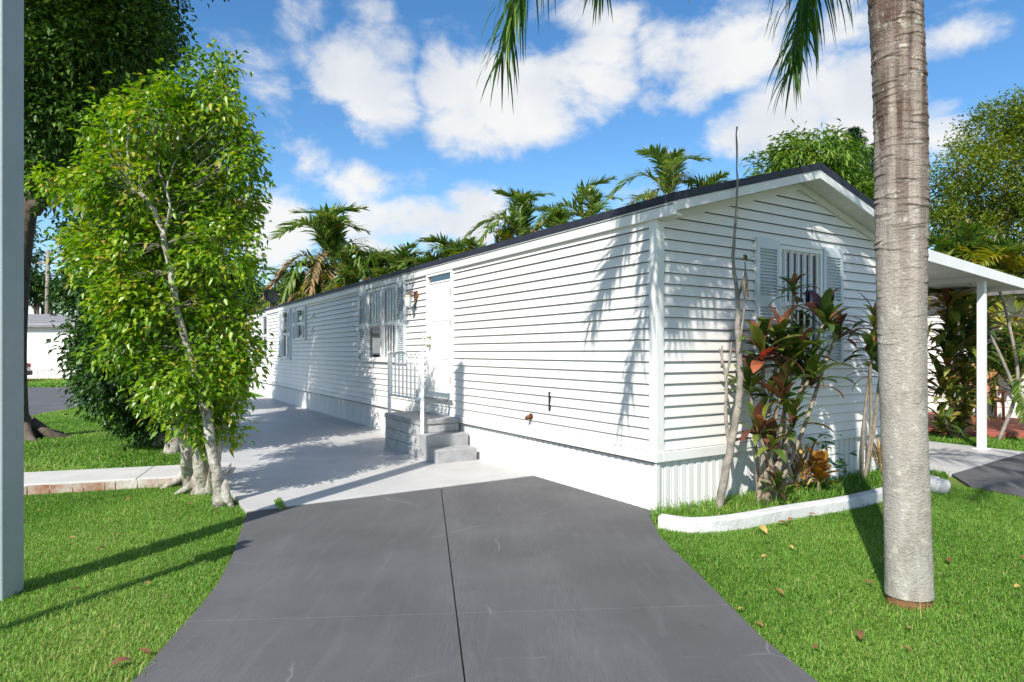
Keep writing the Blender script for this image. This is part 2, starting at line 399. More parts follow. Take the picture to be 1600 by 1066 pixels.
while q < s_end-.03:
    l = min(rnd_.choice((.2,.21,.1,.2)), s_end-q)
    if l > .05:
        o = rnd_.uniform(-.004,.006)
        pp = [wA+wd*(q+.004)-wn_*(.004+o), wA+wd*(q+l-.004)-wn_*(.004+o), wA+wd*(q+l-.004)+wn_*.03, wA+wd*(q+.004)+wn_*.03]
        slab('edge_brick', [xy(t) for t in pp], -.05, .07+rnd_.uniform(-.006,.0), M['brickstain'], walk)
    q += l
WALK = [xy(wA+wd*segs[0]-wn_*.02), xy(wA+wd*s_end-wn_*.02), xy(wA+wd*s_end+wn_*(WW+.01)), xy(wA+wd*segs[0]+wn_*(WW+.01))]
PAD = [xy(W(-3.20,1.99)), xy(W(.03,1.99)), xy(W(.03,17.6)), xy(W(-3.2,17.6))]
# side street
STREET = [(-70,8.0),(-9.2,8.0),(-10.9,14.2),(-11.7,17.8),(-10.6,19.6),(-8,20.3),(60,44),(60,52),(-9.5,26.6),(-70,26.6)]
st = slab('side_street', STREET, -.06, -.012, M['road']); st['kind'] = 'structure'
# carport floor, neighbour's drive, patio
cp = slab('carport_floor', [xy(W(4.3,-.58)), xy(W(7.06,-.36)), xy(W(7.06,11)), xy(W(4.3,11))], -.06, .012, M['concrete'], bevel=.006); cp['kind'] = 'structure'
NDRIVE = [xy(W(4.3,-.59)), (5.02,6.95), (5.25,6.42), (6.2,4.2), (6.6,0), (13,0), (13,8.2), xy(W(8.0,-.45)), xy(W(7.06,-.37))]
nd = slab('side_driveway', NDRIVE, -.06, .002, M['asphalt']); nd['kind'] = 'structure'
pt = slab('patio', [xy(W(8.2,.9)), xy(W(8.9,.1)), xy(W(11.6,.1)), xy(W(11.6,6)), xy(W(8.2,6))], -.06, .10, M['patio'], bevel=.01); pt['kind'] = 'structure'

# ================================================================== MOBILE HOME
HL, HW = 20.9, 4.24
ZS, ZB, ZT = .455, .55, 2.72               # skirting top, siding bottom, siding top at the eaves
SL = .2775
home = thing('mobile_home', 'white vinyl sided mobile home with black roof edge beside the grey driveway', 'mobile home', W(0,0,0), TH)
# dark core behind the cladding
MB().box(.115, HW-.1, .115, HL-.1, .0, 2.70).build('wall_core', M['interior'], home)
course = (ZT-ZB)/21
# openings on the long wall: v0, v1, z0, z1
OPEN_L = {'door': (4.08,4.98,.74,2.70), 'win_a': (6.24,7.78,1.30,2.66), 'win_b': (12.75,13.45,1.80,2.64), 'win_c': (14.45,15.15,1.28,2.66), 'win_d': (17.25,18.1,1.30,2.68)}
OPEN_G = {'win': (1.77,2.53,1.34,2.60)}
def board(parent, axis, a0, a1, z0, h, topcut=None, b0=None, b1=None):
    """one lapped board; axis 'L': long wall (runs along v, faces -u), 'G': gable (runs along u, faces -v)"""
    m = MB(); lip = .022
    T0, T1 = (b0 if b0 is not None else a0), (b1 if b1 is not None else a1)
    def pt(a, dep, z): return (-dep, a, z) if axis == 'L' else (a, -dep, z)
    # profile: bottom back, bottom front, mid, top
    pr = [(a0, a1, .0, z0+.005), (a0, a1, lip, z0+.005), (a0, a1, lip*.95, z0+.018), (T0, T1, .002, z0+h)]
    for (p, q) in zip(pr[1:-1], pr[2:]):
        qd = [pt(p[0],p[2],p[3]), pt(p[1],p[2],p[3]), pt(q[1],q[2],q[3]), pt(q[0],q[2],q[3])]
        m.quad(*(qd if axis == 'G' else qd[::-1]))
    for e in (0,1):
        m.v += [pt(*( (pr[1][e], pr[1][2], pr[1][3]) )), pt(pr[3][e], pr[3][2], pr[3][3]), pt(pr[0][e], 0, pr[0][3])]
        i = len(m.v)-3; m.f.append((i,i+1,i+2))
    return m.build('siding_board', M['siding'], parent)
def segs_of(a0, a1, opens, z0, h):
    cuts = sorted((o[0], o[1]) for o in opens if z0+h*.5 > o[2] and z0+h*.5 < o[3])
    out = []; p = a0
    for c0, c1 in cuts:
        if c0 > p: out.append((p, c0))
        p = c1
    if p < a1: out.append((p, a1))
    return out
rb = random.Random(5)
for i in range(21):
    z0 = ZB + i*course
    for a0, a1 in segs_of(.06, HL-.05, OPEN_L.values(), z0, course):
        # staggered joints: boards are at most about 3.7 m long
        cuts = [a0]; x = math.floor(a0/3.7)*3.7 + (i*1.37) % 3.7
        while x < a1-.6:
            if x > a0+.6: cuts.append(x)
            x += 3.7
        cuts.append(a1)
        for c0, c1 in zip(cuts[:-1], cuts[1:]): board(home, 'L', c0+.0005, c1-.0005, z0, course)
zi = ZB; i = 0
while True:
    z0 = ZB + i*course
    if z0 > 3.27: break
    def lim(z): return max(.06, (z-2.725)/SL)
    a0, a1 = lim(z0), HW-lim(z0); b0, b1 = lim(z0+course), HW-lim(z0+course)
    if b0 > b1: b0 = b1 = HW/2
    sg = segs_of(a0, a1, OPEN_G.values(), z0, course)
    for c0, c1 in sg:
        board(home, 'G', c0, c1, z0, course, b0=(b0 if c0 == a0 else c0), b1=(b1 if c1 == a1 else c1))
    i += 1
# plain far and back walls
MB().box(HW-.06, HW, .0, HL, ZB, 2.74).build('back_wall', M['siding'], home)
MB().prism([(0,HL-.05,ZB),(HW-.07,HL-.05,ZB),(HW-.07,HL-.05,2.72),(HW/2,HL-.05,3.28),(0,HL-.05,2.72)], (0,.05,0)).build('end_wall', M['siding'], home)
# gable backing so that no light shows between the boards
MB().prism([(.05,.03,2.0+.62),(HW-.07,.03,2.62),(HW-.07,.03,2.7),(HW/2,.03,3.29),(.05,.03,2.7)], (0,.05,0)).build('gable_backing', M['interior'], home)
# corner posts
for (x0,x1,y0,y1) in ((-.024,.075,-.024,.075),(HW-.075,HW+.02,-.024,.075),(-.024,.075,HL-.07,HL+.01)):
    MB().box(x0,x1,y0,y1,ZB-.015,2.735).build('corner_trim', M['trim'], home, bevel=.006)
# belly band between siding and skirting
MB().box(-.034, 0.05, -.034, HL, ZS, ZB).build('base_trim', M['trim'], home, bevel=.006)
MB().box(.0505, HW, -.034, 0.05, ZS, ZB).build('base_trim', M['trim'], home, bevel=.006)
MB().box(-.020, .06, .06, HL, ZT-.002, ZT+.03).build('frieze', M['trim'], home)
# skirting: ribbed sheets
def rib_panel(w, h):
    m = MB(); pr = [0]; d = [0.0]; x = 0; pts = []
    n = 4; s = w/n
    for k in range(n):
        x = k*s
        pts += [(x,0),(x+s*.52,0),(x+s*.57,.013),(x+s*.68,.013),(x+s*.72,.004),(x+s*.80,.004),(x+s*.84,.013),(x+s*.94,.013)]
    pts.append((w-.0015,0))
    for (a,da),(b,db) in zip(pts[:-1], pts[1:]): m.quad((a,da,0),(b,db,0),(b,db,h),(a,da,h))
    return m
SPW = .42
spm = rib_panel(SPW, ZS+.03).mesh('skirting_panel', M['skirt'])
n = int(HW/SPW)
for k in range(n+1):
    if k*SPW+SPW > HW+.01: break
    link('skirting_panel', spm, home, (k*SPW+.012, .002, -.03))
MB().box(n*SPW+.012, HW-.01, .0, .02, -.03, ZS).build('skirting_panel', M['skirt'], home)
spm2 = rib_panel(SPW, ZS+.03).mesh('skirting_panel', M['skirt'])
k = 0
while k*SPW+SPW < HL:
    link('skirting_panel', spm2, home, (-.004+.0, k*SPW+SPW+.008, -.03), (0,0,R(-90))); k += 1
MB().box(-.014,.03,-.014,.03,-.03,ZS+.005).build('skirting_corner', M['skirt'], home, bevel=.003)
# scalloped gap line under the long-wall band
MB().box(-.0345,-.02,.0,HL,ZS-.008,ZS-.001).build('shadow_gap', M['black'], home)
# roof
RO, RV = .062, .283
def roofz(u): return 2.872 + SL*( (u+RO) if u <= HW/2 else (HW+RO-u) )
roof = MB()
sec = [(-RO, roofz(-RO)), (HW/2, roofz(HW/2)), (HW+RO, roofz(HW+RO)), (HW+RO, roofz(HW+RO)-.075), (HW/2, roofz(HW/2)-.075), (-RO, roofz(-RO)-.075)]
# two convex halves
for q in ((0,1,4,5),(1,2,3,4)):
    roof.prism([(sec[j][0], -RV, sec[j][1]) for j in q][::-1], (0, HL+RV+.15, 0))
roof_o = roof.build('roof', M['roof'], home)
ze = roofz(-RO)-.075
MB().box(-RO+.008, -RO+.035, -RV+.006, HL+.1, ze-.115, ze+.004).build('fascia', M['trim'], home, bevel=.004)
MB().box(-RO+.001, -RO+.0075, -RV+.03, HL+.1, ze-.022, ze-.016).build('fascia_line', M['black'], home)
MB().box(HW+RO-.035, HW+RO-.008, -RV+.006, HL+.1, ze-.115, ze+.004).build('fascia', M['trim'], home, bevel=.004)
MB().box(-RO+.034, .05, -RV+.02, HL, ze-.118, ze-.10).build('eave_soffit', M['soffit'], home)
for sgn in (0,1):
    def uu(u): return u if sgn == 0 else HW-u
    a, b = -RO+.04, HW/2
    za, zb = roofz(a)-.076, roofz(b)-.076
    q = [(uu(a),-RV+.008,za-.088),(uu(b),-RV+.008,zb-.088),(uu(b),-RV+.008,zb+.003),(uu(a),-RV+.008,za+.003)]
    MB().prism(q if sgn else q[::-1], (0,.022,0)).build('rake_fascia', M['trim'], home)
    # soffit boards, each one a strip across the overhang
    ns = 13
    for k in range(ns):
        u0, u1 = a+(b-a)*k/ns, a+(b-a)*(k+1)/ns-.006
        z0_, z1_ = roofz(u0)-.16, roofz(u1)-.16
        q = [(uu(u0),-RV+.03,z0_),(uu(u1),-RV+.03,z1_),(uu(u1),-RV+.03,z1_+.012),(uu(u0),-RV+.03,z0_+.012)]
        MB().prism(q if sgn else q[::-1], (0,RV-.03,0)).build('soffit_panel', M['soffit'], home)
    u0, u1 = .03, HW/2
    z0_, z1_ = roofz(u0)-.163, roofz(u1)-.163
    q = [(uu(u0),-.045,z0_-.075),(uu(u1),-.045,z1_-.075),(uu(u1),-.045,z1_),(uu(u0),-.045,z0_)]
    MB().prism(q if sgn else q[::-1], (0,.044,0)).build('rake_trim', M['soffit'], home)

# ---- windows, drawn for the gable frame (x right, -y out); on the long wall they are turned by -90 degrees
def shutter(parent, name, x0, x1, z0, z1, T, mid):
    fr = MB(); w = .045
    for b_ in ((x0,x0+w,z0,z1),(x1-w,x1,z0,z1),(x0+w,x1-w,z1-.11,z1),(x0+w,x1-w,z0,z0+.06),(x0+w,x1-w,mid-.05,mid+.06)):
        fr.box(b_[0]+.0003, b_[1]-.0003, -.052, -.014, b_[2], b_[3])
    s = MB.build(fr, 'shutter', M['shutter'], parent); s.matrix_local = T
    lv = MB(); lv.box(x0+w*.8, x1-w*.8, -.022, -.016, z0+.02, z1-.02)
    z = z0+.075
    while z < z1-.125:
        if not (mid-.065 < z < mid+.06):
            lv.prism([(x0+w-.002,-.048,z),(x0+w-.002,-.023,z+.017),(x0+w-.002,-.023,z+.023),(x0+w-.002,-.048,z+.006)], (x1-x0-2*w+.004,0,0))
        z += .034
    l = lv.build('louvres', M['shutter'], s, kind='stuff')
    return s
def window(parent, x0, x1, z0, z1, T, nbars, back, sticker=False, lowback=None, bars_low=True):
    f = .045; zm = (z0+z1)/2
    fr = MB()
    for b_ in ((x0-f,x0,z0-f,z1+f),(x1,x1+f,z0-f,z1+f),(x0,x1,z1,z1+f),(x0,x1,z0-f,z0)):
        fr.box(b_[0], b_[1], -.040, .06, b_[2], b_[3])
    w = fr.build('window', M['trim'], parent); w.matrix_local = T
    MB().box(x0-f-.02, x1+f+.02, -.062, -.041, z0-f-.02, z0-.012).build('sill', M['trim'], w)
    MB().box(x0+.0005, x1-.0005, -.030, .015, zm-.02, zm+.022).build('meeting_rail', M['trim'], w)
    for (a, b, d) in ((zm+.0225, z1-.0005, -.006), (z0+.0005, zm-.0205, .012)):
        sm = MB(); e = .02
        for b_ in ((x0+.0005,x0+e,a,b),(x1-e,x1-.0005,a,b),(x0+e,x1-e,b-e,b),(x0+e,x1-e,a,a+e)): sm.box(b_[0],b_[1],d-.006,d+.012,b_[2],b_[3])
        sm.build('sash', M['trim'], w)
        MB().box(x0+e-.002, x1-e+.002, d+.002, d+.005, a+e-.002, b-e+.002).build('pane', M['glass'], w)
    MB().box(x0+.001, x1-.001, .10, .108, z0+.001, z1-.001).build('unlit_room_panel', M['interior'], w)  # dark sheet standing in for the unlit room behind the glass
    if back:
        bm_ = MB(); n_ = 14; c0, c1 = back[1]
        for k in range(n_):
            xa, xb = x0+(x1-x0)*(c0+(c1-c0)*k/n_), x0+(x1-x0)*(c0+(c1-c0)*(k+1)/n_)
            ya, yb = (.07,.088) if k % 2 else (.088,.07)
            bm_.quad((xa,ya,z0),(xb,yb,z0),(xb,yb,z1),(xa,ya,z1))
        bm_.build('curtain', M[back[0]], w)
    for k in range(nbars):
        x = x0+(x1-x0)*(k+.6)/nbars
        MB().box(x-.007, x+.007, -.030, -.016, z0 if bars_low else zm+.02, z1).build('security_bar', M['bar'], w)
    return w
TG = Matrix.Identity(4)
TL = Matrix.Rotation(R(-90), 4, 'Z')       # x -> -y : local x runs along -v
w = window(home, 1.80, 2.50, 1.38, 2.565, TG, 6, ('curtain',(0,.28)))
MB().box(2.30,2.41,-.036,-.031,2.035,2.155).build('sticker', mat('violet_sticker',(.03,.012,.16),.4), w)
stk = MB()
for z in (2.055,2.078,2.102,2.128): stk.box(2.325,2.385,-.0375,-.0362,z,z+.010)
stk.build('sticker_print', M['trim'], w)
shutter(home, 'shutter', 1.375, 1.748, 1.32, 2.655, TG, 1.99)
shutter(home, 'shutter', 2.552, 2.93, 1.32, 2.655, TG, 1.99)
def LV(v): return -v                        # long wall coordinate in the turned frame
window(home, LV(7.74), LV(7.04), 1.35, 2.62, TL, 5, None, bars_low=False)
window(home, LV(6.93), LV(6.28), 1.35, 2.62, TL, 5, ('curtain',(.0,.9)))
shutter(home, 'shutter', LV(8.23), LV(7.80), 1.27, 2.69, TL, 1.97)
shutter(home, 'shutter', LV(6.22), LV(5.85), 1.27, 2.69, TL, 1.97)
window(home, LV(13.40), LV(12.80), 1.85, 2.59, TL, 0, None)
shutter(home, 'shutter', LV(12.74), LV(12.42), 1.78, 2.66, TL, 2.2)
shutter(home, 'shutter', LV(13.80), LV(13.46), 1.78, 2.66, TL, 2.2)
window(home, LV(15.10), LV(14.50), 1.33, 2.62, TL, 0, ('curtain',(.0,1.)))
shutter(home, 'shutter', LV(14.44), LV(14.1), 1.25, 2.68, TL, 1.97)
shutter(home, 'shutter', LV(15.5), LV(15.16), 1.25, 2.68, TL, 1.97)
window(home, LV(18.05), LV(17.30), 1.35, 2.63, TL, 0, ('redcurtain',(.0,1.)))
# ---- door
x0, x1 = LV(4.93), LV(4.13)
dr = MB()
for b_ in ((x0-.05,x0,.72,2.70),(x1,x1+.05,.72,2.70),(x0,x1,2.645,2.70),(x0,x1,.72,.775)):
    dr.box(b_[0],b_[1],-.045,.06,b_[2],b_[3])
door = dr.build('door', M['trim'], home); door.matrix_local = TL
lf = MB().box(x0+.004,x1-.004,-.022,.02,.78,2.52)
leaf = lf.build('door_leaf', M['door'], door)
for (zz0,zz1) in ((.90,1.28),(1.36,1.86),(1.94,2.42)):
    for (a,b) in ((x0+.09,x0+.365),(x0+.43,x0+.71)):
        MB().box(a,b,-.029,-.021,zz0,zz1).build('door_panel', M['door'], door, bevel=.006)
MB().box(x0+.001,x1-.001,-.03,.02,2.525,2.55).build('shaded_gap_bar', M['trim'], door)
MB().box(x0+.001,x1-.001,-.006,.0,2.551,2.644).build('shaded_gap_pane', M['glass'], door)  # bar and dark pane added to stand for the shaded gap above the leaf
MB().box(x0-.06,x1+.06,-.075,-.046,.735,.77).build('threshold', mat('aluminium',(.35,.35,.36),.4,metal=.6), door)
for zz in (1.70,1.57):
    o = MB().tube([(x0+.075,-.02,zz),(x0+.075,-.04,zz),(x0+.075,-.05,zz),(x0+.075,-.078,zz)], [.028,.028,.012,.030] if zz < 1.6 else [.028,.028,.02,.018], 12).build('door_knob', M['metal'], door, smooth=True)
for zz in (1.05,1.9,2.35):
    MB().box(x1-.006,x1+.012,-.052,-.046,zz-.05,zz+.05).build('hinge', M['metal'], door)
# ---- small fittings on the long wall (all lie in the turned frame)
def onwall(name, label, cat, v, z, group=None): return thing(name, label, cat, W(-.016, v, z), TH+R(-90), group)
wl_ = onwall('wall_lantern', 'brass and glass wall lantern on round rusty plate beside the white door', 'wall lamp', 5.42, 2.36)
pl = MB(); pl.tube([(0,.004,.03),(0,-.02,.03)], [.085,.075], 20); pl.build('back_plate', M['rust'], wl_, smooth=False)
MB().tube([(0,-.01,.05),(0,-.06,.09),(0,-.12,.10),(0,-.15,.07)], .010, 8).build('arm', M['rust'], wl_, smooth=True)
MB().tube([(0,-.012,-.02),(0,-.02,-.10),(.01,-.03,-.17),(0,-.02,-.21)], [.02,.016,.012,.008], 8).build('tail', M['dark'], wl_, smooth=True)
MB().lathe([(.012,.06),(.03,.045),(.075,.0),(.078,-.01),(.06,-.012)], 6, (0,-.15,.02)).build('cap', M['metal'], wl_)
MB().lathe([(.066,0),(.045,-.15),(.03,-.16)], 6, (0,-.15,.005)).build('lamp_glass', mat('frosted_glass',(.62,.64,.62),.25,spec=.6), wl_)
fc = onwall('wall_spigot', 'rusty round pipe stub sticking out of the white siding', 'spigot', 2.04, .70)
MB().tube([(0,.0,0),(0,-.012,0)], .04, 14).build('flange', M['rust'], fc)
MB().tube([(0,-.01,0),(0,-.05,-.004),(0,-.075,-.015)], [.024,.026,.022], 12).build('pipe', M['rust'], fc, smooth=True)
MB().tube([(0,-.0755,-.015),(0,-.083,-.02)], .012, 8).build('bore', M['dark'], fc)
bs = onwall('black_bracket', 'thin black vertical strip fixed on the white siding', 'bracket', 1.66, .80)
MB().box(-.012,.012,-.016,.004,0,.215).build('strip', M['dark'], bs, bevel=.003)
MB().tube([(0,-.015,.19),(0,-.022,.19)], .007, 8).build('screw', M['metal'], bs)
MB().tube([(0,-.015,.03),(0,-.022,.03)], .007, 8).build('screw', M['metal'], bs)
hk = onwall('door_bell', 'small grey bell push on siding beside the door frame', 'door bell', 5.12, 1.72)
MB().box(-.018,.018,-.02,.004,-.06,.06).build('plate', M['trim'], hk, bevel=.004); MB().tube([(0,-.018,0),(0,-.026,0)], .010, 10).build('button', M['dark'], hk)
for zz, nm in ((2.38,'upper'),(2.02,'lower')):
    vt = onwall('wall_vent', f'{nm} of two small hooded vents on the shaded siding', 'vent', 11.75 if nm == 'upper' else 11.85, zz)
    MB().box(-.08,.08,-.012,.004,-.09,.09).build('plate', M['trim'], vt, bevel=.004)
    MB().prism([(-.06,-.012,.06),(-.06,-.07,-.05),(-.06,-.012,-.05)], (.12,0,0)).build('hood', M['trim'], vt)
    MB().box(-.05,.05,-.06,-.0125,-.054,-.0505).build('grille', M['dark'], vt)
# satellite dish on the roof edge near the far end
ds = thing('satellite_dish', 'dark satellite dish on a short mast at the roof edge', 'satellite dish', W(.25, 18.3, roofz(.25)-.01), TH+R(180))
MB().tube([(0,0,0),(0,0,.30)], .022, 8).build('mast', M['metal'], ds); MB().box(-.09,.09,-.07,.07,-.04,.02).build('foot', M['trim'], ds)
dm = MB(); n = 24; prof = [(0.002,0),(.1,.012),(.19,.04),(.27,.085),(.275,.085),(.19,.03),(.1,.0),(0.002,-.012)]
dm.lathe(prof, n); d_ = dm.build('reflector', M['dark'], ds, smooth=True); d_.location = (0,.05,.36); d_.rotation_euler = (R(-62),0,R(20))
MB().tube([(0,.03,.28),(.05,.3,.30),(.06,.36,.40)], .010, 6).build('feed_arm', M['metal'], ds)
MB().lathe([(.03,0),(.035,.05),(.02,.08)], 10, (.06,.36,.39)).build('feed_horn', M['dark'], ds)
# wire antenna loop under the near corner trim : small dark hook on the gable
hk = thing('siding_hook', 'tiny dark hook on the gable siding above the window', 'hook', W(2.34,-.016,2.83), TH)
MB().tube([(0,0,.03),(0,-.02,.03),(0,-.024,0),(0,-.02,-.04),(0.0,-.03,-.05)], .004, 6).build('wire', M['dark'], hk)

# ================================================================== ENTRY STEPS AND RAILING
steps = thing('entry_steps', 'grey painted block steps with landing below the white door', 'steps', W(0,0,0), TH)
rs = random.Random(2)
def blockwall(axis, fixed, a0, a1, z0, z1, rows, length, depth, m):
    h = (z1-z0)/rows
    for r_ in range(rows):
        a = a0; first = True
        while a < a1-.02:
            l = length*(.5 if (first and r_ % 2) else 1)*rs.uniform(.96,1.04); first = False
            b = min(a+l, a1)
            if a1-b < .08: b = a1
            o = rs.uniform(-.003,.003)
            if axis == 'v': q = (fixed-o, fixed+depth, a+.003, b-.003)
            else: q = (a+.003, b-.003, fixed-o, fixed+depth)
            MB().box(q[0],q[1],q[2],q[3],z0+h*r_+.003,z0+h*(r_+1)-.003).build('block', M['stepw'], steps, bevel=.006)
            a = b
U0 = -.66
MB().box(U0+.02,-.036,3.88,5.13,-.03,.44).build('core', M['stepc'], steps)
blockwall('v', U0, 3.86, 5.15, .0, .455, 3, .40, .05, M['stepw'])
blockwall('u', 3.86, U0+.055, -.036, .34, .455, 1, .30, .05, M['stepw'])
MB().box(U0-.012,-.036,3.845,5.155,.456,.53).build('landing', M['stepc'], steps, bevel=.012)
MB().box(U0-.005,-.036,3.575,3.855,-.03,.345).build('tread', M['stepc'], steps, bevel=.014)
MB().box(U0-.01,-.07,3.27,3.574,-.03,.185).build('tread', M['stepc'], steps, bevel=.014)
rail = thing('stair_railing', 'white metal stair railing along the outer side of the landing', 'railing', W(0,0,0), TH)
ru = U0+.03
MB().box(ru-.022,ru+.022,3.80,3.845,.34,1.475).build('post', M['bar'], rail, bevel=.004)
MB().box(ru-.022,ru+.022,5.02,5.065,.529,1.475).build('post', M['bar'], rail, bevel=.004)
MB().box(ru-.02,ru+.02,3.846,5.019,1.435,1.468).build('top_rail', M['bar'], rail, bevel=.004)
MB().box(ru-.015,ru+.015,3.846,5.019,.80,.83).build('bottom_rail', M['bar'], rail, bevel=.003)
bb = MB().box(-.010,.010,-.010,.010,0,.606).mesh('baluster', M['bar'])
for k in range(8): link('baluster', bb, rail, (ru, 3.846+1.173*(k+.5)/8+.0, .8295))

# ================================================================== CARPORT, NEIGHBOUR ON THE RIGHT
car_p = thing('carport', 'white flat roofed carport attached to the mobile home behind the palm trunk', 'carport', W(0,0,0), TH)
za, zb = 2.85, 2.585
def cz(u): return za+(zb-za)*(u-HW)/(8.0-HW)
MB().prism([(HW-.0,-.05,cz(HW)-.02),(8.0,-.05,zb-.02),(8.0,-.05,zb),(HW,-.05,za)], (0,11,0)).build('roof_sheet', M['trim'], car_p)
MB().prism([(HW+.02,-.08,cz(HW+.02)-.14),(8.02,-.08,zb-.13),(8.02,-.08,zb+.012),(HW+.02,-.08,za+.012)], (0,.028,0)).build('front_fascia', M['trim'], car_p)
MB().box(8.001,8.02,-.051,10.9,zb-.13,zb+.01).build('side_fascia', M['trim'], car_p)
for k in range(7):
    u0 = HW+.03+k*.535; q = [(u0,-.049,cz(u0)-.05),(u0+.53,-.049,cz(u0+.53)-.05),(u0+.53,-.049,cz(u0+.53)-.022),(u0,-.049,cz(u0)-.022)]
    MB().prism(q, (0,10.9,0)).build('ceiling_panel', M['trim'], car_p)
for (v_) in (.05, 3.6, 7.2):
    MB().box(6.80,6.90,v_,v_+.10,-.0,cz(6.85)-.05).build('post', M['trim'], car_p, bevel=.008)
    MB().box(6.76,6.94,v_-.04,v_+.14,.0,.02).build('post_base', M['trim'], car_p)
MB().box(6.82,6.88,.03,10.9,cz(6.85)-.12,cz(6.85)-.0505).build('beam', M['trim'], car_p)

nb = thing('neighbour_home', 'white sided neighbour home wall behind the red patio', 'mobile home', W(11.7,0,0), TH)
MB().box(.03,4.2,-6,16,-.03,2.75).build('wall_core', M['interior'], nb)
zz = .15
nbm = None
for i in range(17):
    h = .155
    for (c0, c1) in ((-6,-1.2),(-1.2,3.1),(3.1,7.5),(7.5,16)):
        m_ = MB()
        m_.quad((-.016,c1,zz),(-.016,c0,zz),(.0,c0,zz+h),(.0,c1,zz+h)); m_.quad((.02,c1,zz),(.02,c0,zz),(-.016,c0,zz),(-.016,c1,zz))
        m_.build('siding_board', M['siding'], nb)
    zz += h
MB().box(-.02,.028,-6,16,-.02,.148).build('base_trim', M['trim'], nb)
MB().prism([(-.35,-6.2,2.72),(2.1,-6.2,3.4),(4.6,-6.2,2.72),(4.6,-6.2,2.65),(-.35,-6.2,2.65)], (0,22.4,0)).build('roof', mat('grey_shingles',(.20,.19,.18),.9,.3,9), nb)
# wooden patio chair
ch = thing('patio_chair', 'orange varnished wooden armchair on the red patio', 'chair', W(11.1,1.75,.10), TH+R(-55))
for sx in (-.28,.28):
    MB().tube([(sx,-.30,0),(sx,-.26,.55)], [.026,.028], 8).build('leg', M['wood'], ch, smooth=True)
    MB().prism([(sx-.02,.18,.0),(sx-.02,.24,.0),(sx-.02,.30,1.0),(sx-.02,.24,1.0)], (.04,0,0)).build('leg', M['wood'], ch)
    MB().box(sx-.05,sx+.05,-.36,.26,.555,.58).build('armrest', M['wood'], ch, bevel=.01)
    MB().box(sx-.018,sx+.018,-.26,.2,.33,.39).build('side_rail', M['wood'], ch)
for k in range(6): MB().box(-.27,.27,-.30+k*.085,-.30+k*.085+.07,.391,.412).build('seat_slat', M['wood'], ch, bevel=.004)
for k in range(6):
    xx = -.235+k*.094; top = 1.08+.09*math.cos((k-2.5)/2.6*1.2)
    MB().prism([(xx-.035,.17,.40),(xx+.035,.17,.40),(xx+.035,.31,top),(xx-.035,.31,top)], (0,.02,0)).build('back_slat', M['wood'], ch)
MB().box(-.30,.30,.23,.255,.70,.78).build('cross_rail', M['wood'], ch)

# ================================================================== PLANTING BED CURB
cpts = [P(1028,822,.0), P(1085,829,0), P(1152,824,0), P(1240,808,0), P(1330,793,0), P(1400,776,0), P(1470,757,0)]
cpts = [Vector((p.x,p.y,0)) for p in cpts]
curb = thing('planting_bed_curb', 'white painted concrete curb bordering the planting bed', 'curb')
def curb_piece(pts, capA=False, capB=False):
    m = MB(); prof = [(0,-.05),(.008,.066),(.018,.078),(.10,.083),(.122,.078),(.13,-.05)]
    rows = []
    for k, p in enumerate(pts):
        t = (pts[min(k+1,len(pts)-1)]-pts[max(k-1,0)]).normalized(); nn = Vector((-t.y,t.x,0))
        rows.append([p+nn*a+Vector((0,0,z)) for a,z in prof])
    n_ = len(prof)
    for r_ in rows: m.v += [tuple(q) for q in r_]
    for k in range(len(rows)-1):
        for j in range(n_-1): m.f.append((k*n_+j, (k+1)*n_+j, (k+1)*n_+j+1, k*n_+j+1))
    m.f.append(tuple(range(n_))); m.f.append(tuple(range(len(rows)*n_-1, (len(rows)-1)*n_-1, -1)))
    return m.build('curb_stone', M['curb'], curb, smooth=False)
def smooth_path(pts, n=8):
    out = []
    for i in range(len(pts)-1):
        p0, p1, p2, p3 = pts[max(i-1,0)], pts[i], pts[i+1], pts[min(i+2,len(pts)-1)]
        for k in range(n):
            t = k/n
            out.append(.5*((2*p1)+(p2-p0)*t+(2*p0-5*p1+4*p2-p3)*t*t+(3*p1-p0-3*p2+p3)*t**3))
    out.append(pts[-1]); return out
sp = smooth_path(cpts, 6)
curb_piece(sp[:13]); gp = (sp[13]-sp[12]).normalized()*.006
curb_piece([sp[12]+gp]+sp[13:31]); curb_piece([sp[30]+gp]+sp[31:])
# rounded stone at the far end of the bed
curb2 = MB().lathe([(.10,-.03),(.115,.06),(.10,.10),(.05,.115),(.002,.118)], 16).build('edging_stone', M['curb'], None, smooth=True)
curb2.location = P(1466,765); tag(curb2, 'rounded white edging stone at the end of the curb beside the palm trunk', 'stone')

# ================================================================== VEGETATION HELPERS
M['ficus_leaf'] = leaf_mat('ficus_leaf', [(0,(.06,.135,.012)),(.3,(.13,.26,.016)),(.7,(.235,.38,.024)),(.92,(.36,.44,.035)),(1,(.42,.34,.06))], .32, .35, spec=.5)
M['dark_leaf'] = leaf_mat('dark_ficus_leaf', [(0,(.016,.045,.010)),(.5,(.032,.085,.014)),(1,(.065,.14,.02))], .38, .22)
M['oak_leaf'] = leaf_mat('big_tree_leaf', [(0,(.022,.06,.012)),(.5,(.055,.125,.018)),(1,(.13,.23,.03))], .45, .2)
M['mango_leaf'] = leaf_mat('mango_leaf', [(0,(.06,.13,.018)),(.6,(.13,.25,.03)),(1,(.25,.33,.05))], .35, .3)
M['feather_leaf'] = leaf_mat('feathery_tree_leaf', [(0,(.07,.12,.012)),(.6,(.16,.22,.02)),(1,(.28,.28,.035))], .5, .35)
M['pine_leaf'] = leaf_mat('pine_needles', [(0,(.018,.05,.02)),(1,(.045,.10,.035))], .6, .1)
M['palm_leaf'] = leaf_mat('palm_leaflet', [(0,(.055,.115,.022)),(.55,(.115,.205,.03)),(.85,(.21,.28,.045)),(1,(.36,.27,.10))], .4, .3)
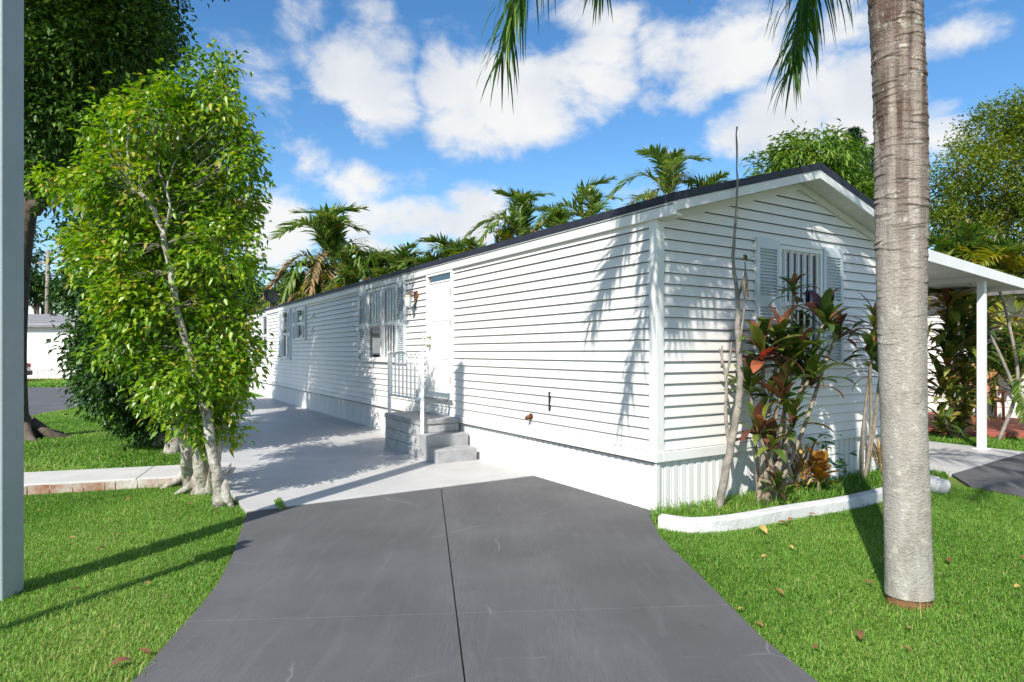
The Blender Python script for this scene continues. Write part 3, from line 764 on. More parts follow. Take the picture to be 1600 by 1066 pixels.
M['palm_dry'] = leaf_mat('dry_palm_leaflet', [(0,(.22,.15,.075)),(.6,(.34,.25,.13)),(1,(.42,.26,.10))], .7, .2)
M['palm_yellow'] = leaf_mat('yellowing_palm_leaflet', [(0,(.12,.19,.02)),(.5,(.26,.27,.03)),(1,(.42,.24,.04))], .5, .35)
M['near_palm_leaf'] = leaf_mat('near_palm_leaflet', [(0,(.025,.075,.018)),(.6,(.05,.13,.02)),(1,(.12,.21,.03))], .35, .3)
M['grass'] = leaf_mat('grass_blade', [(0,(.07,.165,.018)),(.45,(.145,.305,.038)),(.85,(.235,.40,.07)),(.95,(.40,.42,.13)),(1,(.46,.37,.19))], .5, .38, spec=.3)
M['cordy'] = leaf_mat('cordyline_leaf', [(0,(.035,.075,.018)),(.30,(.085,.135,.026)),(.55,(.17,.21,.035)),(.68,(.24,.26,.045)),(.74,(.10,.045,.035)),(.88,(.17,.06,.045)),(.93,(.34,.16,.07)),(1,(.62,.08,.07))], .33, .28, attr='object')
M['cordy_olive'] = leaf_mat('olive_cordyline_leaf', [(0,(.05,.09,.02)),(.4,(.12,.17,.03)),(.7,(.24,.25,.05)),(.9,(.32,.24,.06)),(1,(.26,.11,.05))], .38, .3, attr='object')
M['croton'] = leaf_mat('croton_leaf', [(0,(.20,.09,.02)),(.5,(.36,.16,.02)),(1,(.42,.26,.03))], .45, .25, attr='object')
M['shrub'] = leaf_mat('green_shrub_leaf', [(0,(.04,.13,.025)),(1,(.08,.22,.035))], .35, .3, attr='object')
M['deadleaf'] = leaf_mat('dead_leaf', [(0,(.16,.07,.035)),(.6,(.30,.16,.06)),(1,(.48,.34,.10))], .8, .1, attr='object')

def leaves_mesh(name, centers, normals_up, length, width, m, jitter=.5, droop=.3, fold=.25, rng=RNG, rnd_bias=None):
    """leaf = two folded triangles, base at the centre"""
    n = len(centers)
    az = rng.uniform(0, 2*np.pi, n); el = rng.normal(-droop, jitter, n)
    d = np.stack([np.cos(az)*np.cos(el), np.sin(az)*np.cos(el), np.sin(el)], 1)
    if normals_up is not None: d = d*0.75 + normals_up*0.8; d /= np.linalg.norm(d, axis=1, keepdims=True)
    r = np.stack([rng.normal(0,.45,n), rng.normal(0,.45,n), np.ones(n)], 1)
    s = np.cross(d, r); s /= np.linalg.norm(s, axis=1, keepdims=True)+1e-9
    up = np.cross(s, d)
    L = (length*rng.uniform(.65,1.2,n))[:,None]; Wd = (width*rng.uniform(.75,1.15,n))[:,None]
    base = centers; tip = centers + d*L - np.array([0,0,1])*L*.18
    mid = centers + d*L*.45
    a = mid + s*Wd*.5 + up*Wd*fold; b = mid - s*Wd*.5 + up*Wd*fold
    v = np.stack([base, a, tip, b], 1).reshape(-1,3)
    i = np.arange(n)[:,None]*4
    t = np.concatenate([i+np.array([[0,1,2]]), i+np.array([[0,2,3]])], 1).reshape(-1,3)
    q = rng.uniform(0,1,n) if rnd_bias is None else np.clip(rnd_bias + rng.normal(0,.22,n), 0, 1)
    return arrays_mesh(name, v, t, m, np.repeat(q, 4))
def clump_points(blobs, n_tw, per, spread, rng=RNG, shell=.55):
    """blobs: (x,y,z,rx,ry,rz); twig points biased to the shell; returns leaf centres, outward dirs, per-clump tint"""
    vol = np.array([b[3]*b[4]*b[5] for b in blobs])**(2/3); k = rng.choice(len(blobs), n_tw, p=vol/vol.sum())
    B = np.array(blobs)[k]
    d = rng.normal(0,1,(n_tw,3)); d /= np.linalg.norm(d,axis=1,keepdims=True)
    r = rng.uniform(0,1,n_tw)**(1/3)*(1-shell)+shell; r = np.where(rng.random(n_tw) < .72, r, rng.uniform(.1,1,n_tw))
    r *= rng.uniform(.82,1.12,n_tw)
    tw = B[:,:3] + d*r[:,None]*B[:,3:]
    tint = rng.uniform(.15,.85,n_tw)
    c = np.repeat(tw, per, 0) + rng.normal(0, spread, (n_tw*per, 3))
    return c, np.repeat(d, per, 0), np.repeat(tint, per), tw
def wander(a, b, n=6, amp=.06, rng=random):
    a, b = Vector(a), Vector(b); out = [a]; L = (b-a).length
    for k in range(1, n):
        t = k/n; out.append(a.lerp(b, t) + Vector((rng.uniform(-1,1), rng.uniform(-1,1), rng.uniform(-.5,.5)))*amp*L*math.sin(math.pi*t))
    out.append(b); return out
def taper(n, r0, r1, p=1.0): return [r0+(r1-r0)*(k/(n-1))**p for k in range(n)]
def limb(mb, a, b, r0, r1, n=7, amp=.05, sides=8, rng=random):
    pts = wander(a, b, n, amp, rng); mb.tube(pts, taper(len(pts), r0, r1), sides); return pts

# ---- foreground ficus: several pale trunks, bright glossy leaves
rg = random.Random(21); fn = np.random.default_rng(5)
ficus = thing('ficus_tree', 'bright green leafy ficus tree with pale twisted trunks at the driveway edge', 'tree', P(330,782))
o_ = ficus.location.copy()
def rel(p): return Vector(p)-o_
tr = MB()
b1, b2, b3 = P(346,792,-.03), P(318,772,-.03), P(302,758,-.03)
def path(mb, pix, r0, r1, sides=10, jit=.012, base=None):
    pts = [A(x,y,d) for x,y,d in pix]
    if base is not None: pts[0] = base
    pts = smooth_path(pts, 5); pts = [p+Vector((rg.uniform(-jit,jit), rg.uniform(-jit,jit), 0)) for p in pts]
    rad = taper(len(pts), r0, r1, .8); rad[0] *= 1.5; rad[1] *= 1.2
    mb.tube([rel(p) for p in pts], rad, sides); return pts
main = path(tr, [(346,790,6.0),(330,690,6.04),(312,600,6.07),(292,540,6.09),(268,440,6.08),(255,370,6.06),(235,320,6.05),(205,290,6.05)], .055, .018, base=b1)
path(tr, [(318,772,6.45),(312,690,6.5),(308,620,6.5),(300,560,6.5),(300,470,6.5),(305,400,6.5)], .085, .03, base=b2)
path(tr, [(303,758,6.9),(292,690,6.8),(300,620,6.7),(285,520,6.7),(270,430,6.7),(290,330,6.7)], .085, .03, base=b3)
path(tr, [(322,770,6.5),(338,700,6.4),(330,620,6.4),(345,520,6.4),(350,420,6.4),(345,340,6.4)], .06, .02, base=b2+Vector((.06,.02,0)))
path(tr, [(300,758,6.9),(290,720,6.85),(296,680,6.8),(280,600,6.75)], .06, .03, base=b3+Vector((-.09,.02,0)))
for pix in ([(255,370,6.06),(265,330,6.02),(262,290,6.02),(275,250,6.05)], [(262,300,6.08),(250,270,6.05),(248,240,6.1)], [(205,290,6.1),(200,240,6.05),(202,200,6.05),(215,185,6.1)],
            [(300,470,6.5),(330,380,6.4),(345,310,6.4),(355,260,6.4)], [(290,330,6.7),(310,250,6.5),(320,180,6.4),(330,120,6.4)], [(268,440,6.35),(200,380,6.3),(140,300,6.2)],
            [(345,340,6.4),(385,300,6.4),(395,270,6.4)], [(292,540,6.3),(250,500,6.2),(190,440,6.2)], [(265,330,6.35),(300,300,6.2),(320,285,6.2)]):
    path(tr, pix, .017, .006, 7, .006)
tr.build('trunk', M['bark_white'], ficus, smooth=True)
FB = [(300,165,50,34),(335,120,24,36),(312,100,16,16),(350,112,14,20),(270,140,26,22),(225,150,24,18),(250,190,66,55),(335,215,62,60),(185,215,50,55),(220,290,95,75),(330,310,78,70),(105,285,44,20),(150,300,50,40),(235,395,105,80),(345,400,58,70),
      (165,395,60,60),(270,490,100,75),(355,500,45,55),(205,535,62,55),(300,585,80,60),(350,590,42,55),(312,655,48,38),(262,625,45,38),(372,330,34,60),(380,250,28,45),(345,165,40,40),(340,665,34,40),(215,470,70,60),(385,540,20,40)]
blobs = []
for (x,y,rx,ry) in FB:
    d = 6.42+rg.uniform(-.3,.35); c = rel(A(x,y,d)); k = d/F
    blobs.append((c.x,c.y,c.z,rx*k*.86,max(rx,ry)*k*.95,ry*k*.86))
c, n_, t_, tw = clump_points(blobs, 1750, 15, .068, fn)
link('crown', leaves_mesh('crown', c, n_, .078, .042, M['ficus_leaf'], .55, .35, .2, fn, t_), ficus, kind='stuff')
tg = MB()
for p in tw[::5]:
    j = min(range(0,len(main),3), key=lambda q: (rel(main[q])-Vector(p)).length)
    q0 = Vector(p)+ (rel(main[j])-Vector(p)).normalized()*min(.55,(rel(main[j])-Vector(p)).length)
    tg.tube([q0, (q0+Vector(p))/2+Vector((rg.uniform(-.04,.04),rg.uniform(-.04,.04),.02)), p], [.004,.003,.002], 4, False)
tg.build('twigs', M['bark_grey'], ficus, smooth=True, kind='stuff')
# gnarled roots
for b_, ang, ln in ((b1,2.4,.22),(b2,3.4,.3),(b3,3.9,.35),(b3,2.6,.3),(b2,.4,.2),(b1,-.4,.16)):
    MB().tube([rel(b_)+Vector((0,0,.32)), rel(b_)+Vector((math.cos(ang)*ln*.35,math.sin(ang)*ln*.35,.10)), rel(b_)+Vector((math.cos(ang)*ln,math.sin(ang)*ln,-.01))], [.05,.05,.015], 8).build('root', M['bark_white'], ficus, smooth=True)

# ---- darker ficus behind it
dk = thing('dark_ficus_tree', 'dark green dense ficus standing behind the bright ficus beside the path', 'tree', P(262,706))
o_ = dk.location.copy(); tr = MB()
for (px,py,dx) in ((250,700,-.1),(268,712,.05),(258,700,0)):
    p0 = P(px,py,-.04); p1 = A(px-35+dx*200, 520, 9.4); p2 = A(px-60+dx*300, 330, 9.6)
    pts = smooth_path([p0, A(px+8,650,p0.y), p1, p2], 5); tr.tube([rel(p) for p in pts], taper(len(pts), .13, .03), 9)
tr.build('trunk', M['bark_white'], dk, smooth=True)
FB = [(300,320,70,60),(320,420,60,70),(310,510,60,60),(255,340,70,60),(140,370,38,40),(155,440,42,45),(205,330,70,60),(190,440,70,70),(152,520,34,40),(182,530,62,60),(220,420,90,90),(220,560,85,70),(185,610,55,40),(250,640,60,40),(155,590,28,25),(280,500,80,80),(290,610,60,50),(260,250,80,70),(330,560,50,60),(215,650,30,20)]
blobs = []
for (x,y,rx,ry) in FB:
    d = 9.4+rg.uniform(-.5,.7); c = rel(A(x,y,d)); k = d/F
    blobs.append((c.x,c.y,c.z,rx*k*.95,rx*k*1.1,ry*k*.95))
c, n_, t_, tw = clump_points(blobs, 4600, 12, .11, fn, .4)
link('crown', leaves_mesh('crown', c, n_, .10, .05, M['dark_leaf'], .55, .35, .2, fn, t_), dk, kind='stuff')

# ---- big shade tree
bt = thing('shade_tree', 'tall dark green shade tree with thick trunk behind the grey post', 'tree', P(38,692))
o_ = bt.location.copy(); tr = MB()
base = P(26,690,-.05)
pts = smooth_path([base, A(22,560,10.4), A(30,430,10.4), A(44,330,10.4), A(70,230,10.5)], 5)
rad = taper(len(pts), .19, .11); rad[0] = .42; rad[1] = .28; tr.tube([rel(p) for p in pts], rad, 12)
for pix in ([(70,230,10.5),(130,150,10.4),(190,100,10.2),(215,60,10)], [(50,330,10.4),(120,240,10.3),(150,190,10.2)], [(70,230,10.5),(60,120,10.6),(90,-40,10.8),(120,-200,11)], [(70,230,10.5),(0,140,10.8),(-80,20,11)],[(60,120,10.6),(150,20,11),(230,-100,11.5)],[(50,330,10.4),(-20,260,11),(-120,180,11.5)]):
    q = smooth_path([A(*p_) for p_ in pix], 5); tr.tube([rel(p) for p in q], taper(len(q), .13, .04), 8)
for a in range(7):
    an = a*.9+.3; rel_b = rel(base); tr.tube([rel_b+Vector((math.cos(an)*.2,math.sin(an)*.2,.3)), rel_b+Vector((math.cos(an)*.5,math.sin(an)*.5,.08)), rel_b+Vector((math.cos(an)*.95,math.sin(an)*.95,-.02))], [.12,.09,.03], 8)
tr.build('trunk', M['bark_dark'], bt, smooth=True)
FB = [(80,60,90,80),(170,50,90,70),(60,160,80,70),(140,140,80,60),(100,230,60,50),(60,270,45,45),(210,90,45,45),(220,20,50,50),(-40,150,110,110),(-60,20,120,110),(60,-60,130,90),(190,-60,90,70),(90,-190,150,90),(-60,-170,140,110),(200,-190,130,90),(60,-300,120,70),
      (300,-120,90,70),(330,-220,100,70),(-150,80,90,110),(-120,220,80,70),(150,200,30,25),(85,290,22,22)]
blobs = []
for (x,y,rx,ry) in FB:
    d = 10.6+rg.uniform(-1.0,1.6); c = rel(A(x,y,d)); k = d/F
    blobs.append((c.x,c.y,c.z,rx*k,rx*k*1.35,ry*k))
for (x,y,d,rx,ry) in ((90,100,9.4,80,70),(170,70,9.2,75,60),(70,190,9.4,60,60),(140,180,9.3,50,45),(220,60,9.2,40,45),(190,-170,7.4,110,70),(60,-150,8.0,120,80),(120,-120,8.8,110,70),(-20,-60,9,110,90),(240,-190,6.9,80,60)):
    c = rel(A(x,y,d)); k = d/F; blobs.append((c.x,c.y,c.z,rx*k,rx*k*1.1,ry*k))
c, n_, t_, tw = clump_points(blobs, 11500, 13, .12, fn, .3)
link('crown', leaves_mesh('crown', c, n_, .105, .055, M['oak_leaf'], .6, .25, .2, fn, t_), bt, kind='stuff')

# ---- distant trees
def blob_tree(name, label, base, blobs_px, depth, leafm, nt, per, spread, ll, lw, dz=.8, trunk=.2, bark='bark_grey', droop=.3, shell=.45, group=None):
    global o_
    t = thing(name, label, 'tree', base, 0, group); o_ = Vector(base); tb = MB(); bl = []
    cs = []
    for (x,y,rx,ry) in blobs_px:
        d = depth+rg.uniform(-dz,dz); c_ = rel(A(x,y,d)); k = d/F; bl.append((c_.x,c_.y,c_.z,rx*k,rx*k,ry*k)); cs.append(c_)
    top = sum(cs, Vector())/len(cs); fork = Vector((top.x*.3, top.y*.3, max(.8, top.z*.45)))
    limb(tb, (0,0,-.05), fork, trunk, trunk*.7, 6, .03, 9, rg)
    for c_ in cs: limb(tb, fork, c_, trunk*.45, trunk*.12, 5, .08, 6, rg)
    tb.build('trunk', M[bark], t, smooth=True)
    c_, n_, t_, tw = clump_points(bl, nt, per, spread, fn, shell)
    link('crown', leaves_mesh('crown', c_, n_, ll, lw, leafm, .5, droop, .2, fn, t_), t, kind='stuff')
    return t
blob_tree('mango_tree', 'rounded leafy mango tree rising behind the gable roof', (A(1270,550,17).x, 17, 0),
          [(1215,270,45,30),(1240,245,40,28),(1290,240,45,28),(1305,268,40,30),(1270,270,60,40),(1335,312,45,34),(1300,320,60,40),(1200,300,50,30),(1290,222,14,12),(1245,225,20,12),(1350,330,50,50)], 17, M['mango_leaf'], 900, 13, .13, .24, .055, droop=.55)
blob_tree('feathery_tree', 'tall light green feathery tree beyond the carport', (A(1545,550,20).x, 20, 0),
          [(1500,260,45,40),(1560,210,60,45),(1590,180,50,35),(1530,310,60,45),(1480,310,35,40),(1590,280,60,60),(1650,220,80,80),(1500,355,50,35),(1560,350,60,40),(1640,330,60,60),(1475,355,25,35)], 20, M['feather_leaf'], 2300, 14, .13, .13, .06, droop=.1)
blob_tree('casuarina_tree', 'dark distant tree behind the far white home', (A(60,550,46).x, 46, 0),
          [(55,440,22,22),(45,400,16,20),(40,360,12,18),(70,455,30,20),(110,460,30,18),(30,440,20,30),(130,440,30,20),(160,450,40,25)], 46, M['dark_leaf'], 420, 12, .30, .42, .16, dz=2, trunk=.3, bark='bark_dark')
blob_tree('far_tree', 'distant green tree seen past the far end of the home', (A(400,550,60).x, 60, 0),
          [(395,470,30,30),(420,480,40,30),(370,480,30,30),(340,470,40,40)], 60, M['dark_leaf'], 420, 12, .35, .5, .2, dz=2, trunk=.35, bark='bark_dark')
# Norfolk pines
def norfolk(label, px, ytop, depth, spread):
    b = A(px,550,depth); h = EYE+(HZ-ytop)/F*depth
    t = thing('norfolk_pine', label, 'tree', (b.x, depth, 0), 0, 'norfolk pines behind the mango tree')
    MB().tube([(0,0,0),(0,0,h*.5),(0,0,h)], [.25,.15,.02], 8).build('trunk', M['bark_dark'], t, smooth=True)
    vs_, ts_ = [], []; z = h*.35
    cs = []
    while z < h:
        rr = spread*(1-(z/h))**.7*1.6+.12
        for a in range(7):
            an = a*2*math.pi/7+z*1.3
            for q in np.linspace(.08,1,12):
                cs.append((math.cos(an)*rr*q, math.sin(an)*rr*q, z+.35*rr*q*q-.1*rr*q))
        z += max(.28, (h-z)*.085)
    cs = np.repeat(np.array(cs), 5, 0)+fn.normal(0,.05,(len(cs)*5,3))
    link('crown', leaves_mesh('crown', cs, None, .28, .05, M['pine_leaf'], .6, -.2, .1, fn), t, kind='stuff')
norfolk('taller slim norfolk pine spire behind the mango tree', 1334, 203, 36, 2.3)
norfolk('shorter norfolk pine half hidden by the palm trunk', 1372, 225, 38, 2.3)

# ================================================================== PALMS
def frond_mesh(name, pathp, n, lmax, wmax, grav, m, rng, ang=38, seg=3, s0=.12, rad=.018, twist=.35, fade=.35, keel=.25):
    """feather leaf: stem tube plus drooping leaflets, one mesh with two materials"""
    pts = smooth_path([Vector(p) for p in pathp], 6)
    L = [0]
    for a, b in zip(pts[:-1], pts[1:]): L.append(L[-1]+(b-a).length)
    tot = L[-1]
    def at(s):
        d = s*tot
        for k in range(len(L)-1):
            if d <= L[k+1] or k == len(L)-2:
                t = (d-L[k])/max(1e-6, L[k+1]-L[k]); return pts[k].lerp(pts[k+1], min(1,t)), (pts[k+1]-pts[k]).normalized()
    V, T, Q = [], [], []
    st = MB().tube(pts, taper(len(pts), rad, rad*.15), 6, False)
    for v in st.v: V.append(v); Q.append(.5)
    nt0 = 0
    for f in st.f: T += [(f[0],f[1],f[2]),(f[0],f[2],f[3])]
    nst = len(T)
    for i in range(n):
        s = s0+(1-s0)*(i+.5)/n
        env = min(1, .45+(s-s0)/.25*.55)*(1-max(0,(s-.55)/.45)**1.6*(1-fade))
        for sd_ in (-1,1):
            p, tdir = at(min(.995, s+rng.uniform(-.004,.004)))
            S = tdir.cross(Vector((0,0,1)))
            S = S.normalized() if S.length > .05 else Vector((1,0,0))
            U = S.cross(tdir).normalized()
            a = R(ang+ (s**2)*28 + rng.uniform(-8,8))
            d = (S*sd_*math.cos(a)+tdir*math.sin(a)+U*(keel+rng.uniform(-twist,twist))).normalized()
            ln = lmax*env*rng.uniform(.85,1.1); wd = wmax*rng.uniform(.8,1.1)*(.6+.4*env); q = rng.random()
            g_ = grav*rng.uniform(.7,1.3)
            i0 = len(V); step = ln/seg; cur = p.copy()
            for k in range(seg):
                wv = d.cross(Vector((rng.uniform(-.15,.15),rng.uniform(-.15,.15),1)));
                wv = wv.normalized() if wv.length > .05 else S
                ww = wd*.5*((.75,1,.85,.55,.35)[k] if k < 5 else .3)
                V += [tuple(cur+wv*ww), tuple(cur-wv*ww)]; Q += [q,q]
                cur = cur + d*step; d = (d+Vector((0,0,-g_*step))).normalized()
            V.append(tuple(cur)); Q.append(q)
            for k in range(seg-1):
                j = i0+2*k; T += [(j,j+1,j+3),(j,j+3,j+2)]
            j = i0+2*(seg-1); T.append((j,j+1,j+2))
    me = arrays_mesh(name, np.array(V), np.array(T), m, np.array(Q)); me.materials.append(M['frondstem'])
    mi = np.zeros(len(T), np.int32); mi[:nst] = 1; me.polygons.foreach_set('material_index', mi); return me
pr = random.Random(9)
def arch(L, rise, drop): return [(0,0,0),(L*.25,0,rise*.75),(L*.55,0,rise),(L*.82,0,rise-drop*.45),(L,0,rise-drop)]
FV = [frond_mesh('frond', arch(1.9,.75,.9), 46, .56, .062, 1.6, M['palm_leaf'], pr), frond_mesh('frond', arch(1.7,1.0,.55), 46, .54, .062, 1.2, M['palm_leaf'], pr),
      frond_mesh('frond', arch(2.0,.55,1.3), 46, .56, .062, 2.2, M['palm_leaf'], pr), frond_mesh('frond', arch(1.5,.3,1.2), 34, .46, .055, 3.0, M['palm_dry'], pr), frond_mesh('frond', arch(1.9,.8,.8), 46, .56, .062, 1.6, M['palm_yellow'], pr)]
def bg_palm(label, px, ytop, depth, sc=1.0, nf=11, dry=2, yel=1, stems=1, group='palms behind the home', name='areca_palm', tr_r=.06, low=0):
    nf = int(nf*1.5); dry = int(dry*1.4); hb = EYE+(HZ-ytop)/F*depth - 1.42*sc*.9; sc *= .9
    X = (px-800)/F*depth
    t = thing(name, label, 'palm', (X, depth, 0), pr.uniform(0,6.28), group)
    for sidx in range(stems):
        ox, oy = (pr.uniform(-.5,.5), pr.uniform(-.5,.5)) if sidx else (0,0); hh = hb*(1 if sidx == 0 else pr.uniform(.6,.9))
        MB().tube([(ox*.3,oy*.3,-.05),(ox*.6,oy*.6,hh*.5),(ox,oy,hh)], [tr_r*1.3,tr_r,tr_r*.8], 8).build('trunk', M['bark_grey'], t, smooth=True)
        for k in range(nf):
            an = k*2.399+pr.uniform(-.3,.3); f = k/max(1,nf-1)
            v = FV[1] if f < .35 else (FV[0] if f < .7 else FV[2])
            lowf = [j for j in range(int(nf*.38), nf)]; slot = (k-int(nf*.38))*7 % max(1,len(lowf))
            if k >= int(nf*.38) and slot < dry: v = FV[3]
            elif k >= int(nf*.38) and slot < dry+yel: v = FV[4]
            tilt = -R(48)*(1-f)+R(22)*f+pr.uniform(-.12,.12)
            link('frond', v, t, (ox,oy,hh-f*.25*sc), (pr.uniform(-.25,.25), tilt, an), sc*pr.uniform(.85,1.1))
    return t
bg_palm('tallest green palm crown beyond the far end of the home', 520, 332, 29, 1.95, 15, 2, 1)
bg_palm('palm with drooping dry fronds beyond the far end of the home', 590, 398, 27.5, 1.4, 13, 4, 1)
bg_palm('yellowing palm leaning out beside the satellite dish', 452, 432, 29, 1.45, 13, 3, 4)
bg_palm('short palm low beside the satellite dish', 480, 440, 31, 1.4, 12, 2, 3)
bg_palm('palm with brown lower fronds behind the middle of the roof', 640, 395, 27, 1.35, 13, 5, 1)
bg_palm('low fan of green fronds behind the roof above the double window', 705, 378, 25.5, 1.2, 13, 3, 1)
bg_palm('small ragged palm behind the roof above the wall lantern', 745, 385, 24, 1.0, 12, 5, 1)
bg_palm('upright palm with arching tips rising above the middle of the roof', 815, 312, 21.5, 1.2, 10, 4, 1)
bg_palm('palm with two wide arching fronds behind the roof', 925, 300, 18.5, .95, 9, 1, 1)
bg_palm('small leafy palm tucked low behind the roof line', 870, 330, 20, .85, 11, 1, 0)
bg_palm('green palm rising just behind the sloping gable roof', 1048, 245, 15.5, .85, 9, 2, 1)
bg_palm('low palm tips showing over the gable roof edge', 1105, 285, 16, .7, 9, 0, 0)
for lab_, px_, yt_, dp_, sc_, dr_ in (('bushy palm with dry skirt below the tallest palm crown', 548, 405, 28, 1.35, 6), ('drooping palm with straw coloured skirt beside the tallest palm', 500, 415, 28.5, 1.4, 5), ('ragged half dry palm over the shaded part of the roof', 615, 420, 26.5, 1.2, 7),
        ('squat palm with brown fronds over the double window', 668, 405, 26, 1.15, 6), ('grassy low palm at the roof above the shutters', 725, 395, 24.5, 1.0, 4), ('pale drooping palm at the far roof corner', 435, 455, 29, 1.2, 3), ('dense low palm between the taller roofline palms', 790, 355, 22, .9, 5)):
    bg_palm(lab_, px_, yt_, dp_, sc_, 11, dr_, 2)
bg_palm('yellow green areca palm above the carport roof', 1500, 372, 15.5, 1.0, 13, 1, 7, 2, 'palms behind the carport')
bg_palm('orange tipped areca palm behind the carport corner', 1565, 385, 14.5, 1.0, 13, 1, 7, 2, 'palms behind the carport')
bg_palm('leaning areca palm in front of the neighbour wall', 1632, 500, 10.9, .62, 9, 1, 2, 2, 'palms behind the carport')
# bare leaning stems in front of the neighbour wall
lp = thing('leaning_palm_stems', 'two bare grey palm stems leaning beside the white carport post', 'palm', W(7.55,.45,0))
o_ = Vector(lp.location)
for pix in ([(1560,690),(1590,600),(1575,500),(1562,455)], [(1598,640),(1565,560),(1545,520)]):
    d = lp.location.y+.2; q = smooth_path([A(x,y,d) for x,y in pix], 5); MB().tube([rel(p) for p in q], taper(len(q), .030, .020), 8).build('stem', M['bark_grey'], lp, smooth=True)

# ---- the foreground palm: ringed trunk
def trunk_mat():
    m = bpy.data.materials.new('palm_trunk_bark'); m.use_nodes = True; t = m.node_tree; b = t.nodes['Principled BSDF']; L = t.links.new; N = t.nodes.new
    co = N('ShaderNodeTexCoord'); sx = N('ShaderNodeSeparateXYZ'); L(co.outputs['Object'], sx.inputs[0])
    def noise(sc, st, det=6, rough=.6):
        mp = N('ShaderNodeMapping'); mp.inputs['Scale'].default_value = st; L(co.outputs['Object'], mp.inputs[0])
        n = N('ShaderNodeTexNoise'); n.inputs['Scale'].default_value = sc; n.inputs['Detail'].default_value = det; n.inputs['Roughness'].default_value = rough; L(mp.outputs[0], n.inputs['Vector']); return n.outputs['Fac']
    def ramp(s, st):
        r = N('ShaderNodeValToRGB'); L(s, r.inputs[0]); e = r.color_ramp.elements
        while len(e) < len(st): e.new(.5)
        for x, (p,c) in zip(e, st): x.position = p; x.color = (*c,1)
        return r.outputs[0]
    def mix(f, a, c, bl='MIX'):
        x = N('ShaderNodeMix'); x.data_type = 'RGBA'; x.blend_type = bl
        if isinstance(f, float): x.inputs[0].default_value = f
        else: L(f, x.inputs[0])
        for i, q in ((6,a),(7,c)):
            if isinstance(q, tuple): x.inputs[i].default_value = (*q,1)
            else: L(q, x.inputs[i])
        return x.outputs[2]
    zr = N('ShaderNodeMapRange'); L(sx.outputs['Z'], zr.inputs[0]); zr.inputs[1].default_value = 0; zr.inputs[2].default_value = 4
    base = ramp(zr.outputs[0], [(0,(.42,.40,.355)),(.40,(.42,.38,.335)),(.62,(.40,.34,.30)),(1,(.27,.20,.165))])
    st = ramp(noise(3.4,(2.6,2.6,.09),8,.65), [(.46,(0,0,0)),(.55,(.9,.9,.9))])
    up = ramp(zr.outputs[0], [(.38,(.10,.10,.10)),(.72,(1,1,1))]); st = mix(1.0, st, up, 'MULTIPLY'); col = mix(st, base, (.075,.042,.032))
    rn = ramp(noise(9,(.6,.6,5.0),6,.7), [(.52,(0,0,0)),(.72,(.5,.5,.5))]); rn = mix(1.0, rn, ramp(zr.outputs[0], [(.30,(.18,.18,.18)),(.55,(1,1,1))]), 'MULTIPLY'); col = mix(rn, col, (.22,.165,.13))
    li = ramp(noise(17,(1,1,1),8,.7), [(.57,(0,0,0)),(.64,(.8,.8,.8))]); col = mix(li, col, (.60,.58,.50))
    pk = ramp(noise(2.6,(1,1,.7),3), [(.52,(0,0,0)),(.68,(.4,.4,.4))]); col = mix(pk, col, (.44,.36,.33))
    mo = ramp(noise(6,(1.3,1.3,.55),9,.7), [(.38,(.55,.55,.55)),(.52,(0,0,0))]); col = mix(mo, col, (.20,.18,.145))
    dsp = ramp(noise(24,(1,1,1.6),4,.6), [(.70,(0,0,0)),(.76,(.85,.85,.85))]); col = mix(dsp, col, (.10,.075,.06))
    bz = N('ShaderNodeMapRange'); L(sx.outputs['Z'], bz.inputs[0]); bz.inputs[1].default_value = .055; bz.inputs[2].default_value = .04
    col = mix(bz.outputs[0], col, (.24,.125,.06))
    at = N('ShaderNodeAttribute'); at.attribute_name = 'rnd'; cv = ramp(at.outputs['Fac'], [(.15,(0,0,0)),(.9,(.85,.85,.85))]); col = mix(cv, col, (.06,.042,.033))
    L(col, b.inputs['Base Color']); b.inputs['Roughness'].default_value = .9; b.inputs['Specular IOR Level'].default_value = .2
    bp = N('ShaderNodeBump'); bp.inputs['Strength'].default_value = .9; bp.inputs['Distance'].default_value = .014; L(noise(48,(1,1,1.5),6,.7), bp.inputs['Height']); L(bp.outputs[0], b.inputs['Normal'])
    return m
M['palmtrunk'] = trunk_mat()
